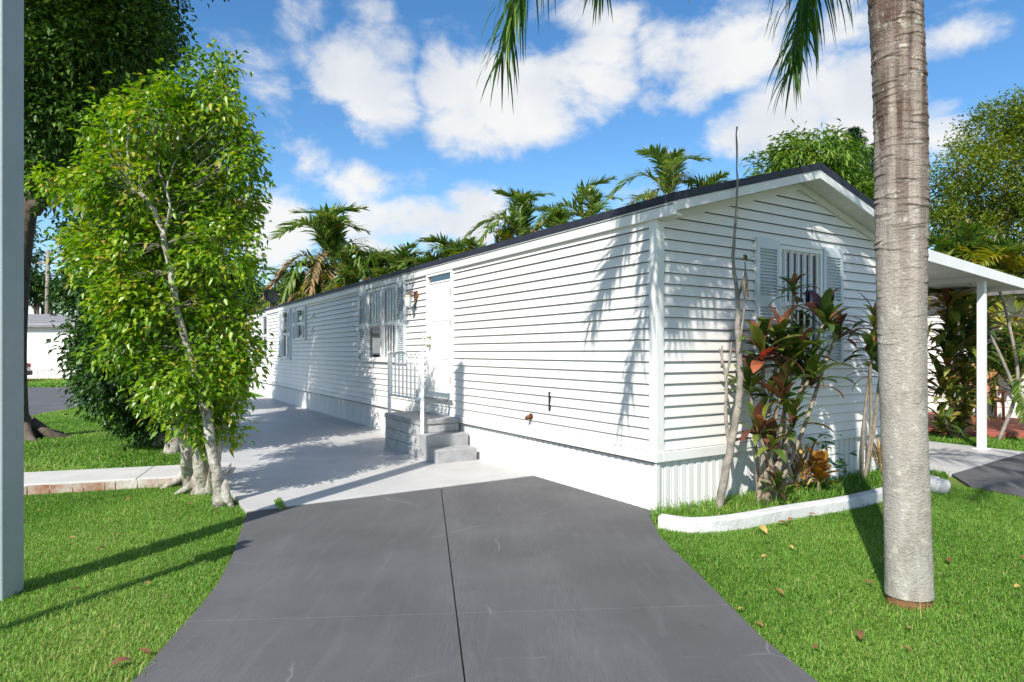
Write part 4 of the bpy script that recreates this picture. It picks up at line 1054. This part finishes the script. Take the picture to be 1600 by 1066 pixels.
def palm_trunk_mesh(H, seed):
    rr = np.random.default_rng(seed); ns, nz = 72, 1000; zs = np.linspace(-.06, H, nz)
    crev = np.zeros((nz,ns)); z = .25; rings = []
    while z < H: rings.append(z); z += (.085 if z < 1.5 else (.045 if z < 2.1 else .023))*rr.uniform(.7,1.35)
    th = np.linspace(0, 2*np.pi, ns, endpoint=False)
    ph = rr.uniform(0,6.28,8)
    cx = -.085*np.clip(zs/3.6,0,2)**2.2 + .006*np.sin(zs*2.7+.6); cy = .02*np.sin(zs*1.1)
    V = np.zeros((nz,ns,3))
    rad = .121 + .008*np.exp(-zs/.2) + .016*np.clip((zs-1.0)/1.4,0,1)-.008*np.clip((zs-3.6)/1.2,0,1)
    rad = np.where(zs < .045, rad*.93, rad)
    R_ = np.repeat(rad[:,None], ns, 1)
    Z_ = np.repeat(zs[:,None], ns, 1)
    for r0 in rings:
        wob = .010*np.sin(th+rr.uniform(0,6.28))+.006*np.sin(2*th+rr.uniform(0,6.28))+.004*np.sin(5*th+rr.uniform(0,6.28))
        amp = (.0012 if r0 < 1.5 else (.0030 if r0 < 2.1 else .0050))*rr.uniform(.4,1.25)*np.clip(.6+.7*np.sin(th*2+rr.uniform(0,6.28))+.4*np.sin(5*th+rr.uniform(0,6.28)),.05,1.5)
        d = Z_-(r0+wob)[None,:]
        R_ += amp[None,:]*np.where(d < 0, np.exp(d/.004), np.exp(-d/.022))
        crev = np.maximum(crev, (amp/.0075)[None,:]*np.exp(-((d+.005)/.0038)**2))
    R_ += .004*np.sin(3*th+ph[0])[None,:]*np.sin(Z_*2+ph[1])+.003*np.sin(5*th+ph[2])[None,:]*np.sin(Z_*3.3+ph[3])
    R_ += rr.normal(0,.0009,(nz,ns))
    V[:,:,0] = cx[:,None]+R_*np.cos(th); V[:,:,1] = cy[:,None]+R_*np.sin(th); V[:,:,2] = Z_
    idx = np.arange(nz*ns).reshape(nz,ns); a = idx[:-1]; b = idx[1:]; a2 = np.roll(a,-1,1); b2 = np.roll(b,-1,1)
    T = np.concatenate([np.stack([a,a2,b2],-1).reshape(-1,3), np.stack([a,b2,b],-1).reshape(-1,3)])
    return arrays_mesh('trunk', V.reshape(-1,3), T, M['palmtrunk'], crev.ravel(), True), (cx[-1], cy[-1])
PB = Vector((2.355, 3.78, -.02))
palm = thing('palm_tree', 'palm tree with thick grey ringed trunk on the lawn before the gable', 'palm', PB)
PH = 4.75
tm, (tx, ty) = palm_trunk_mesh(PH, 4); link('trunk', tm, palm)
MB().tube([(tx,ty,PH-.05),(tx,ty,PH+.2),(tx-.01,ty,PH+.8)], [.15,.12,.06], 14).build('crownshaft', mat('green_crownshaft',(.16,.24,.07),.5,.3,4), palm, smooth=True)
top = Vector((tx,ty,PH+.55))
def near_frond(pts, n=46, lm=.62, wm=.030, gr=4.5, seed=1, ang=20):
    rr = random.Random(seed); q = [Vector(p)-PB for p in pts]
    link('frond', frond_mesh('frond', [top]+q, n, lm, wm, gr, M['near_palm_leaf'], rr, ang, 5, .16, .026, .55, .5, .1), palm)
near_frond([(1.5,3.7,5.75),(.8,3.7,5.1),(.14,3.72,3.9),(-.06,3.74,3.20)], 125, .68, .022, 4.5, 2)
near_frond([(1.8,3.7,5.65),(1.15,3.75,5.1),(.66,3.80,4.3),(.52,3.82,3.70)], 120, .56, .026, 4.2, 3)
near_frond([(2.2,4.0,5.6),(2.15,4.3,5.0),(2.12,4.48,4.2),(2.0,4.52,3.48)], 120, .70, .022, 4.0, 4)
near_frond([(1.6,3.75,5.9),(.7,3.8,5.55),(.05,3.84,5.0),(-.45,3.86,4.45)], 110, .70, .044, 4.5, 12)
near_frond([(1.7,3.8,5.8),(1.0,3.9,5.4),(.5,3.95,4.8),(.3,3.98,4.2)], 110, .66, .044, 4.5, 13)
near_frond([(1.8,3.7,5.8),(1.35,3.62,5.3),(1.02,3.58,4.75),(.92,3.56,4.35)], 110, .6, .04, 4.5, 14)
near_frond([(2.1,3.6,5.9),(1.75,3.45,5.5),(1.5,3.35,5.0),(1.45,3.3,4.55)], 110, .6, .04, 4.5, 15)
near_frond([(2.6,4.0,5.9),(2.75,4.3,5.6),(2.8,4.5,5.1),(2.82,4.6,4.6)], 100, .6, .04, 4.5, 16)
near_frond([(2.0,4.3,5.7),(1.65,5.2,5.4),(1.45,5.6,4.8)], 44, .55, .03, 3.5, 5)
near_frond([(2.9,4.2,5.7),(3.7,4.8,5.5),(4.3,5.3,4.9)], 44, .6, .03, 3.5, 6)
near_frond([(3.1,3.6,5.7),(4.1,3.5,5.4),(4.7,3.4,4.7)], 44, .6, .03, 3.5, 7)
near_frond([(2.3,3.0,5.7),(2.3,2.1,5.4),(2.3,1.6,4.7)], 44, .6, .03, 3.5, 8)
near_frond([(1.7,3.1,5.7),(1.1,2.5,5.5),(.6,2.1,4.9)], 44, .6, .03, 3.5, 9)
near_frond([(2.9,3.1,5.7),(3.5,2.6,5.5),(4.0,2.2,4.8)], 44, .6, .03, 3.5, 10)
near_frond([(2.4,3.9,6.1),(2.5,4.1,6.5),(2.55,4.4,6.9)], 40, .55, .03, 2, 11)
# a second palm further along the kerb to the right; its shade falls across the side driveway
palm2 = thing('palm_tree', 'second palm standing right of the ringed palm by the side driveway', 'palm', Vector((4.35,1.6,-.02)), R(70))
for ch_ in list(palm.children):
    c2 = ch_.copy(); C.objects.link(c2); c2.parent = palm2

# ================================================================== GREY POST AND SIGN POST
gp_ = thing('utility_post', 'tall square grey painted post standing on the lawn beside the ficus', 'post', (-3.145,3.89,-.03), R(2))
MB().box(-.09,.09,-.09,.09,0,6.2).build('shaft', M['post'], gp_, bevel=.008)
MB().box(-.11,.11,-.11,.11,6.2,6.24).build('cap', M['post'], gp_)
sg_ = thing('sign_post', 'short grey sign post beside the driveway mouth left of the camera', 'sign post', (-3.30,2.20,-.03), R(-20))
MB().box(-.045,.045,-.045,.045,0,2.62).build('shaft', M['post'], sg_, bevel=.004)
MB().box(-.11,.11,-.06,-.048,2.3,2.60).build('plate', M['trim'], sg_)

# ================================================================== LEFT BACKGROUND
fh = thing('far_mobile_home', 'white sided mobile home with grey roof across the side street', 'mobile home', (-30,34,0), 0)
fx0, fx1 = -14, 12.5
MB().box(fx0+.02,fx1-.02,.02,4.2,-.03,2.9).build('wall_core', M['siding'], fh)
sdm = MB(); z = .55
while z < 2.88:
    sdm.quad((fx0,-.02,z),(fx1,-.02,z),(fx1,.0,z+.115),(fx0,.0,z+.115)); sdm.quad((fx0,.02,z),(fx1,.02,z),(fx1,-.02,z),(fx0,-.02,z)); z += .115
sdm.build('siding', M['siding'], fh, kind='stuff')
for k in range(int((fx1-fx0)/1.2)):
    x = fx0+k*1.2; sk = MB()
    for j in range(4): sk.box(x+j*.3+.012, x+j*.3+.288, -.02, .015, -.03, .50)
    sk.build('skirting_panel', M['skirt'], fh)
MB().box(fx0-.02,fx1+.02,-.04,.0,.50,.56).build('base_trim', M['trim'], fh)
rf = MB(); rf.prism([(fx0-.3,-.3,2.86),(fx0-.3,2.1,3.62),(fx0-.3,4.5,2.86),(fx0-.3,4.5,2.78),(fx0-.3,-.3,2.78)][::-1], (fx1-fx0+.6,0,0)); rf.build('roof', mat('grey_roof',(.22,.22,.23),.8,.2,3), fh)
MB().box(5.95,6.35,1.4,1.9,3.3,3.72).build('roof_vent', M['trim'], fh)
MB().box(5.1,5.3,-.06,-.02,2.0,2.18).build('wall_vent', M['dark'], fh)
slab('planter_bed', [(-50,33.2),(-19.8,33.2),(-19.2,33.9),(-50,33.9)], -.04, .05, M['patio'])['kind'] = 'structure'
up_ = thing('utility_pole', 'grey wooden utility pole rising behind the far white home', 'utility pole', (A(74,550,45).x, 45, 0))
MB().tube([(0,0,-.1),(0,0,5),(.05,0,8.7)], [.17,.15,.12], 10).build('shaft', M['bark_grey'], up_, smooth=True)
MB().box(-.7,.7,-.06,.06,7.7,7.82).build('crossarm', M['bark_grey'], up_)
# parked car half hidden by the grey post
cr = thing('parked_car', 'silver car with red tail light parked across the side street', 'car', (-25.95,30.6,0), R(0))
prof = [(-2.2,.35),(-2.15,.75),(-1.2,.92),(-.75,1.38),(.9,1.42),(1.75,.98),(2.12,.92),(2.2,.55),(2.15,.32)]
MB().prism([(x,-.82,z) for x,z in prof], (0,1.64,0)).build('body', mat('silver_paint',(.55,.56,.58),.25,metal=.5), cr, bevel=.07, seg=3)
MB().prism([(x,-.835,z) for x,z in [(-.95,.95),(-.62,1.30),(.85,1.33),(1.45,.98)]], (0,1.67,0)).build('side_window', M['dark'], cr, bevel=.02)
whm = MB().tube([(0,-.11,0),(0,.11,0)], .31, 20).mesh('wheel', M['dark']); rim = MB().tube([(0,-.118,0),(0,.118,0)], .19, 16).mesh('rim', M['metal'])
for (x,y) in ((-1.35,-.75),(1.35,-.75),(-1.35,.75),(1.35,.75)):
    w_ = link('wheel', whm, cr, (x,y,.31)); link('rim', rim, w_)
for y in (-.62,.62): MB().box(2.10,2.20,y-.14,y+.14,.72,.90).build('tail_light', mat('red_lens',(.45,.02,.02),.2), cr, bevel=.02)
MB().box(2.05,2.27,-.8,.8,.33,.55).build('bumper', M['dark'], cr, bevel=.05)

# ================================================================== PLANTING BED PLANTS
def strap_leaf(name, m, L=.36, W_=.065, droop=1.0, seg=6, fold=.22, rise=.55):
    mb = MB(); rows = []
    p = Vector((0,0,0)); el = rise
    for k in range(seg+1):
        t = k/seg; w = W_*.5*(.28+1.9*t*(1-t)**.8+.35*math.sin(math.pi*t)) if k < seg else .002
        n = Vector((-math.sin(el),0,math.cos(el)))
        rows.append((p+Vector((0,w,0))+n*w*fold, p.copy(), p+Vector((0,-w,0))+n*w*fold))
        p = p+Vector((math.cos(el),0,math.sin(el)))*(L/seg); el -= droop/seg
    for a, b in zip(rows[:-1], rows[1:]):
        i = len(mb.v); mb.v += [tuple(q) for q in a+b]
        mb.f += [(i,i+1,i+4,i+3),(i+1,i+2,i+5,i+4)]
    me = mb.mesh(name, m, True); return me
CORD = [strap_leaf('leaf', M['cordy'], .36, .075, .9, rise=.2), strap_leaf('leaf', M['cordy'], .40, .07, 1.5, rise=.3), strap_leaf('leaf', M['cordy'], .30, .085, .5, rise=.15), strap_leaf('leaf', M['cordy'], .38, .06, 1.9, rise=.35)]
pc = random.Random(31)
CORD2 = [strap_leaf('leaf', M['cordy_olive'], .36, .07, .9, rise=.2), strap_leaf('leaf', M['cordy_olive'], .40, .065, 1.5, rise=.3), strap_leaf('leaf', M['cordy_olive'], .38, .055, 1.9, rise=.35)]
def head(parent, pos, sc, n=14, lean=0.0, meshes=CORD):
    for k in range(n):
        f = k/(n-1); pit = -R(78)*(1-f)-R(2)*f+pc.uniform(-.2,.2)
        link('leaf', pc.choice(meshes), parent, Vector(pos)-Vector((0,0,f*.12*sc)), (pc.uniform(-.35,.35), pit+lean*.3, k*2.4+pc.uniform(-.4,.4)), sc*pc.uniform(.75,1.15))
def cane(parent, pts, r0=.022, r1=.013):
    q = smooth_path([Vector(p) for p in pts], 5); MB().tube(q, taper(len(q), r0, r1), 7).build('cane', M['cane'], parent, smooth=True)
def cordyline(label, base, heads, name='cordyline_plant', group='cordylines in the planting bed', big=1.0):
    global o_
    t = thing(name, label, 'shrub', base, 0, group); o_ = Vector(base)
    for (x,y,d,sc,n) in heads:
        n = int(n*1.4); sc *= 1.2*big; hp = rel(A(x,y,d)); off = Vector((pc.uniform(-.09,.09), pc.uniform(-.05,.05), -.03))
        cane(t, [off, off.lerp(hp,.4)+Vector((pc.uniform(-.05,.05),0,.05)), off.lerp(hp,.8)+Vector((0,0,.03)), hp])
        head(t, hp, sc, n, meshes=CORD2 if big > 1 else CORD)
    return t
b0 = P(1196,786)
cordyline('large cordyline cluster with dark olive and red leaves beside the bare sapling', b0,
    [(1218,535,6.15,1.0,16),(1190,545,6.05,1.0,16),(1172,598,6.1,.85,14),(1310,520,6.35,.7,12),(1232,562,6.2,.95,15),(1268,585,6.15,.95,16),(1288,500,6.3,.95,15),(1184,668,6.0,.75,13),(1222,612,6.0,.9,15),(1205,690,6.0,.7,12),(1240,655,6.1,.75,12),(1214,758,5.95,.6,13),(1246,545,6.3,.8,13)])
cordyline('thin lone cordyline cane reaching up in front of the gable window', P(1222,775), [(1240,452,6.4,.55,13)])
cordyline('bronze cordyline with curved cane beside the palm trunk', P(1345,748), [(1368,505,7.0,.9,14),(1362,548,7.0,.85,14),(1378,575,7.1,.85,13)])
_c = cordyline('olive cordyline thicket under the carport edge behind the palm trunk', A(1498,550,10.85)*Vector((1,1,0)) if False else Vector((A(1498,550,10.85).x,10.85,0)),
    [(1480,470,10.9,1.15,16),(1505,455,11.0,1.2,16),(1528,490,11.0,1.15,15),(1490,510,10.8,1.15,16),(1515,540,10.9,1.15,16),(1480,560,10.8,1.1,15),(1505,590,10.8,1.1,15),(1528,560,10.9,1.0,14),(1485,620,10.7,1.05,15),(1512,640,10.7,1.0,14),(1470,660,10.7,.95,14),(1500,665,10.7,.8,13),(1470,440,10.9,1.2,14),(1535,530,11,1.1,14),(1470,600,10.8,1.1,14),(1530,610,10.8,1.,14),(1490,540,10.8,1.2,14),(1505,500,10.8,1.2,14)], big=1.25)
# bare sapling
sap = thing('bare_sapling', 'leafless grey sapling with a tall thin stem before the gable', 'tree', P(1122,797)); o_ = Vector(sap.location)
q = smooth_path([P(1122,798,-.03), A(1135,735,5.95), A(1150,655,5.95), A(1157,590,5.95), A(1153,520,5.95), A(1153,470,5.95), A(1146,400,5.95), A(1152,300,5.95), A(1151,198,5.95)], 6)
q = [p+Vector((rg.uniform(-.006,.006),rg.uniform(-.006,.006),0)) for p in q]
MB().tube([rel(p) for p in q], [max(.008,.042*(1-k/len(q))**.75)+.002*math.sin(k*2.1) for k in range(len(q))], 9).build('stem', M['bark_grey'], sap, smooth=True)
for pix in ([(1140,700),(1134,650),(1135,600),(1128,560),(1124,545)], [(1134,590),(1140,565),(1143,535)], [(1128,575),(1128,540)], [(1153,545),(1161,500),(1165,440),(1164,410)]):
    qq = smooth_path([A(x,y,5.95) for x,y in pix], 4); MB().tube([rel(p) for p in qq], taper(len(qq), .020 if pix[0][1] > 650 else .013, .007), 7).build('branch', M['bark_grey'], sap, smooth=True)
M['greydry'] = mat('grey_dry_leaf', (.36,.30,.24), .9, .4, 20)
DRY = [strap_leaf('dry_leaf', M['greydry'], .22, .022, .6, rise=-1.2), strap_leaf('dry_leaf', M['greydry'], .17, .018, .5, rise=-1.35)]
for k in range(16): link('dry_leaf', pc.choice(DRY), sap, rel(A(1164,415+pc.uniform(0,25),5.95)), (pc.uniform(-.3,.3),pc.uniform(-.1,.2),pc.uniform(0,6.28)), pc.uniform(.7,1.2))
GL = strap_leaf('leaf', M['shrub'], .13, .04, .6, rise=.5)
for k in range(3): link('leaf', CORD[2], sap, rel(A(1166,408,5.95)), (0,-.5,k*2.1), .38)
# dead brown bush, croton, green shrub
db = thing('dead_fern', 'dried brown spiky fern beside the cordyline cluster', 'shrub', P(1252,772)); 
SP = [strap_leaf('dry_frond', M['deadleaf'], .55, .02, .7, rise=1.35), strap_leaf('dry_frond', M['deadleaf'], .45, .03, 1.2, rise=1.3)]
for k in range(34): link('dry_frond', pc.choice(SP), db, (pc.uniform(-.07,.07),pc.uniform(-.05,.05),pc.uniform(-.02,.25)), (pc.uniform(-.3,.3), pc.uniform(-.15,.3), pc.uniform(0,6.28)), pc.uniform(.6,1.1))
cro = thing('croton_bush', 'small orange leaved croton at the foot of the skirting', 'shrub', P(1278,772))
CR = strap_leaf('leaf', M['croton'], .24, .09, .7, rise=.5)
MB().tube([(0,0,-.02),(.01,0,.3)], [.012,.008], 6).build('stem', M['cane'], cro)
for k in range(20): link('leaf', CR, cro, (0,0,.10+.2*k/20), (pc.uniform(-.3,.3), -R(60)*(k/20)+pc.uniform(-.2,.2), k*2.4), pc.uniform(.7,1.1))
for (lab, px, py, tx_, ty_, n_) in (('bright green broadleaf plant climbing beside the croton', 1290,765,1290,690,26), ('small trailing green plant right of the croton', 1312,762,1320,720,18)):
    gs = thing('green_shrub', lab, 'shrub', P(px,py)); d = gs.location.y; tp = A(tx_,ty_,d)-Vector(gs.location)
    st_ = smooth_path([Vector((0,0,-.02)), tp*.5+Vector((.03,0,0)), tp], 5); MB().tube(st_, taper(len(st_), .012,.006), 6).build('stem', M['frondstem'], gs)
    for k in range(n_):
        p = tp*(pc.uniform(.25,1.05))+Vector((pc.uniform(-.18,.2),pc.uniform(-.1,.1),pc.uniform(-.06,.1)))
        link('leaf', GL, gs, p, (pc.uniform(-.5,.5), pc.uniform(-.3,.6), pc.uniform(0,6.28)), pc.uniform(.8,1.3))
rf_ = thing('dried_fern', 'reddish dry fern tuft against the skirting beside the palm trunk', 'shrub', P(1378,742))
for k in range(26): link('dry_frond', pc.choice(SP), rf_, (pc.uniform(-.06,.06),pc.uniform(-.05,.05),pc.uniform(-.02,.15)), (pc.uniform(-.3,.3), pc.uniform(-.15,.25), pc.uniform(0,6.28)), pc.uniform(.6,1.1))

# ================================================================== GRASS
def grass(name, poly, dens, hmin, hmax, wid, seed, holes=(), near=None, tall=0.0):
    rr = np.random.default_rng(seed); pl = np.array([p[:2] for p in poly]); lo, hi = pl.min(0), pl.max(0)
    n = int(dens*np.prod(hi-lo)); pts = rr.uniform(lo, hi, (n,2)); k = inside(pts, poly)
    for h in holes: k &= ~inside(pts, h)
    pts = pts[k]
    # only what the lens or a step to the side can see
    k = (np.abs(pts[:,0]) < pts[:,1]*.92+1.0) & (pts[:,1] > 1.9); pts = pts[k]; n = len(pts)
    patch = np.sin(pts[:,0]*2.1+np.sin(pts[:,1]*1.7))*np.sin(pts[:,1]*2.6+np.sin(pts[:,0]*3.1))
    if near:                                # coarser tufts growing through the mown turf
        nt = int(near*np.prod(hi-lo)); tc_ = rr.uniform(lo, hi, (nt,2)); ex = np.repeat(tc_, 26, 0)+rr.normal(0,.022,(nt*26,2))
        k = inside(ex, poly) & (np.abs(ex[:,0]) < ex[:,1]*.92+1.0) & (ex[:,1] > 1.9)
        for h in holes: k &= ~inside(ex, h)
        ex = ex[k]; nex = len(ex); pts = np.concatenate([pts, ex]); n = len(pts)
        patch = np.concatenate([patch, rr.uniform(-.6,.9,nex)])
    else: nex = 0
    az = rr.uniform(0,2*np.pi,n); bend = rr.uniform(.25,1.25,n)
    h = rr.uniform(hmin,hmax,n)*(1+.22*patch)*np.where(rr.random(n) < .03, 1.4+tall, 1)
    if nex: h[-nex:] *= rr.uniform(1.5,2.6,nex); bend[-nex:] = rr.uniform(.6,1.6,nex)
    d = np.stack([np.cos(az),np.sin(az)],1); s = np.stack([-np.sin(az),np.cos(az)],1)
    w = (wid*rr.uniform(.6,1.2,n))[:,None]
    b = np.concatenate([pts, np.full((n,1),-.032)],1)
    off1 = d*(h*.28*bend)[:,None]; off2 = d*(h*.95*bend)[:,None]
    m1 = b+np.concatenate([off1,(h*.62)[:,None]],1); tp = b+np.concatenate([off2,(h*(1-.28*bend))[:,None]],1)
    s3 = np.concatenate([s,np.zeros((n,1))],1)
    V = np.stack([b+s3*w*.5, b-s3*w*.5, m1+s3*w*.45, m1-s3*w*.45, tp],1).reshape(-1,3)
    i = np.arange(n)[:,None]*5
    T = np.concatenate([i+np.array([[0,1,3]]), i+np.array([[0,3,2]]), i+np.array([[2,3,4]])],1).reshape(-1,3)
    pat2 = np.sin(pts[:,0]*.9+1.3+np.sin(pts[:,1]*1.3))*np.sin(pts[:,1]*1.1+np.sin(pts[:,0]*2.3)*1.2)
    q = np.clip(.50+.14*patch+.22*pat2+rr.normal(0,.2,n),0,1); q = np.where(rr.random(n) < .045+.05*np.clip(pat2,0,1), rr.uniform(.90,1,n), np.minimum(q,.9))
    o = link(name, arrays_mesh(name, V, T, M['grass'], np.repeat(q,5)), kind='stuff')
    return o
def ragged(pts, sgn, seed):
    rr = random.Random(seed); out = []
    for a, b in zip(pts[:-1], pts[1:]):
        L_ = math.hypot(b[0]-a[0], b[1]-a[1]); n = max(2, int(L_/.06)); nx, ny = -(b[1]-a[1])/L_, (b[0]-a[0])/L_
        for k in range(n):
            o = sgn*rr.uniform(-.01,.035); out.append((a[0]+(b[0]-a[0])*k/n+nx*o, a[1]+(b[1]-a[1])*k/n+ny*o))
    out.append(pts[-1]); return out
LAWN_R = [*ragged(ER, -1, 1), (1.5,1.7),(2.1,.8),(3.4,0.1),(6.5,.1),(6.2,4.2),(5.25,6.42),(5.02,6.95), (4.86,7.1), xy(cpts[5]),xy(cpts[4]),xy(cpts[3]),xy(cpts[2]),xy(cpts[1]),xy(cpts[0]), xy(P(1008,800))]
o = grass('lawn_grass', LAWN_R, 14500, .018, .035, .0044, 1, near=6, tall=.5); tag(o, 'bright green mown lawn grass around the ringed palm trunk', 'grass')
LAWN_L = [*ragged(EL, 1, 2), (-1.72,1.6),(-2.1,.7),(-3.2,0.05),(-12,.05), xy(wA+wd*segs[0]-wn_*.02), xy(wA+wd*s_end-wn_*.02), xy(W(-3.2,2.4))]
o = grass('lawn_grass', LAWN_L, 14000, .018, .034, .0044, 2, [WALK, PAD], near=6, tall=.5); tag(o, 'bright green mown lawn grass between the grey post and the driveway', 'grass')
LAWN_B = [xy(wA+wd*segs[0]+wn_*(WW+.01)), xy(wA+wd*s_end+wn_*(WW+.01)), xy(W(-3.2,5)), xy(W(-3.2,17.6)), xy(W(0,17.7)), xy(W(0,26)), (-11.0,19.3), (-11.75,17.8),(-10.95,14.2),(-9.4,9.0)]
o = grass('lawn_grass', LAWN_B, 2600, .045, .085, .012, 3, [PAD, WALK]); tag(o, 'shaded green grass strip under the trees beyond the path', 'grass')
BED = [xy(W(-.1,-.02)), xy(W(4.3,-.02)), xy(W(4.3,-.55)), xy(cpts[6]), *[xy(p+Vector((0,.12,0))) for p in cpts[::-1][1:]]]
o = grass('bed_grass', BED, 4500, .05, .12, .008, 4, tall=.4); tag(o, 'ragged green grass inside the curbed planting bed', 'grass')
o = grass('lawn_grass', [xy(W(7.1,-.3)),xy(W(8.9,-.4)),xy(W(8.9,.1)),xy(W(8.2,.9)),xy(W(8.2,6)),xy(W(7.1,6))], 2400, .05, .10, .012, 5); tag(o, 'narrow grass strip between carport floor and red patio', 'grass')
o = grass('lawn_grass', [(-60,26.7),(-9,26.7),(-9,33.9),(-19,33.9),(-19.8,33.1),(-60,33.1)], 160, .10, .16, .05, 6); tag(o, 'far green verge across the side street', 'grass')
tf = grass('grass_tuft', [xy(P(428,786)), xy(P(438,780)), xy(P(446,794)), xy(P(436,800))], 9000, .025, .04, .006, 8); tf.location.z = .04
tag(tf, 'small grass tuft growing at the edge of the concrete pad', 'grass')
bare = slab('bare_earth', [xy(P(x,y)) for x,y in ((20,705),(60,695),(120,697),(128,704),(95,712),(30,716))], -.04, -.012, M['soil']); bare['kind'] = 'structure'
# fallen leaves on the lawns
FL = [strap_leaf('fallen_leaf', M['deadleaf'], .085, .04, .8, 4, .4, .25), strap_leaf('fallen_leaf', M['deadleaf'], .11, .035, 1.4, 4, .5, .4)]
for (x,y,s_) in ((1345,992,1.5),(1190,873,1),(1196,893,.8),(1350,912,.9),(1232,856,1),(1210,925,1),(1483,880,1.4),(1590,872,1),(1585,920,1.2),(1165,955,1),(1180,975,1),(1282,1015,.7),(1410,1015,.7),(1420,985,.8),
              (1185,826,2),(1215,818,1.6),(1240,812,1.8),(1275,806,1.2),(60,800,.9),(120,842,1),(205,780,1),(250,800,.9),(150,862,1),(110,925,1.1),(180,835,.9),(235,915,1),(300,790,1.1),(330,800,1.2),(90,870,.9),(270,810,1),(215,1020,1.2),(205,1035,1.4)):
    f_ = link('fallen_leaf', pc.choice(FL), None, P(x,y)+Vector((0,0,.012)), (pc.uniform(-.3,.3),pc.uniform(-.2,.3),pc.uniform(0,6.28)), s_*.62)
    if 1180 < x < 1280 and 800 < y < 830: tag(f_, 'dry brown fallen leaf lying against the white curb', 'leaf', 'fallen leaves along the curb')
    elif x > 800: tag(f_, 'dry brown fallen leaf on the lawn around the ringed palm trunk', 'leaf', 'fallen leaves round the palm')
    else: tag(f_, 'dry brown fallen leaf on the lawn between grey post and driveway', 'leaf', 'fallen leaves beside the grey post')
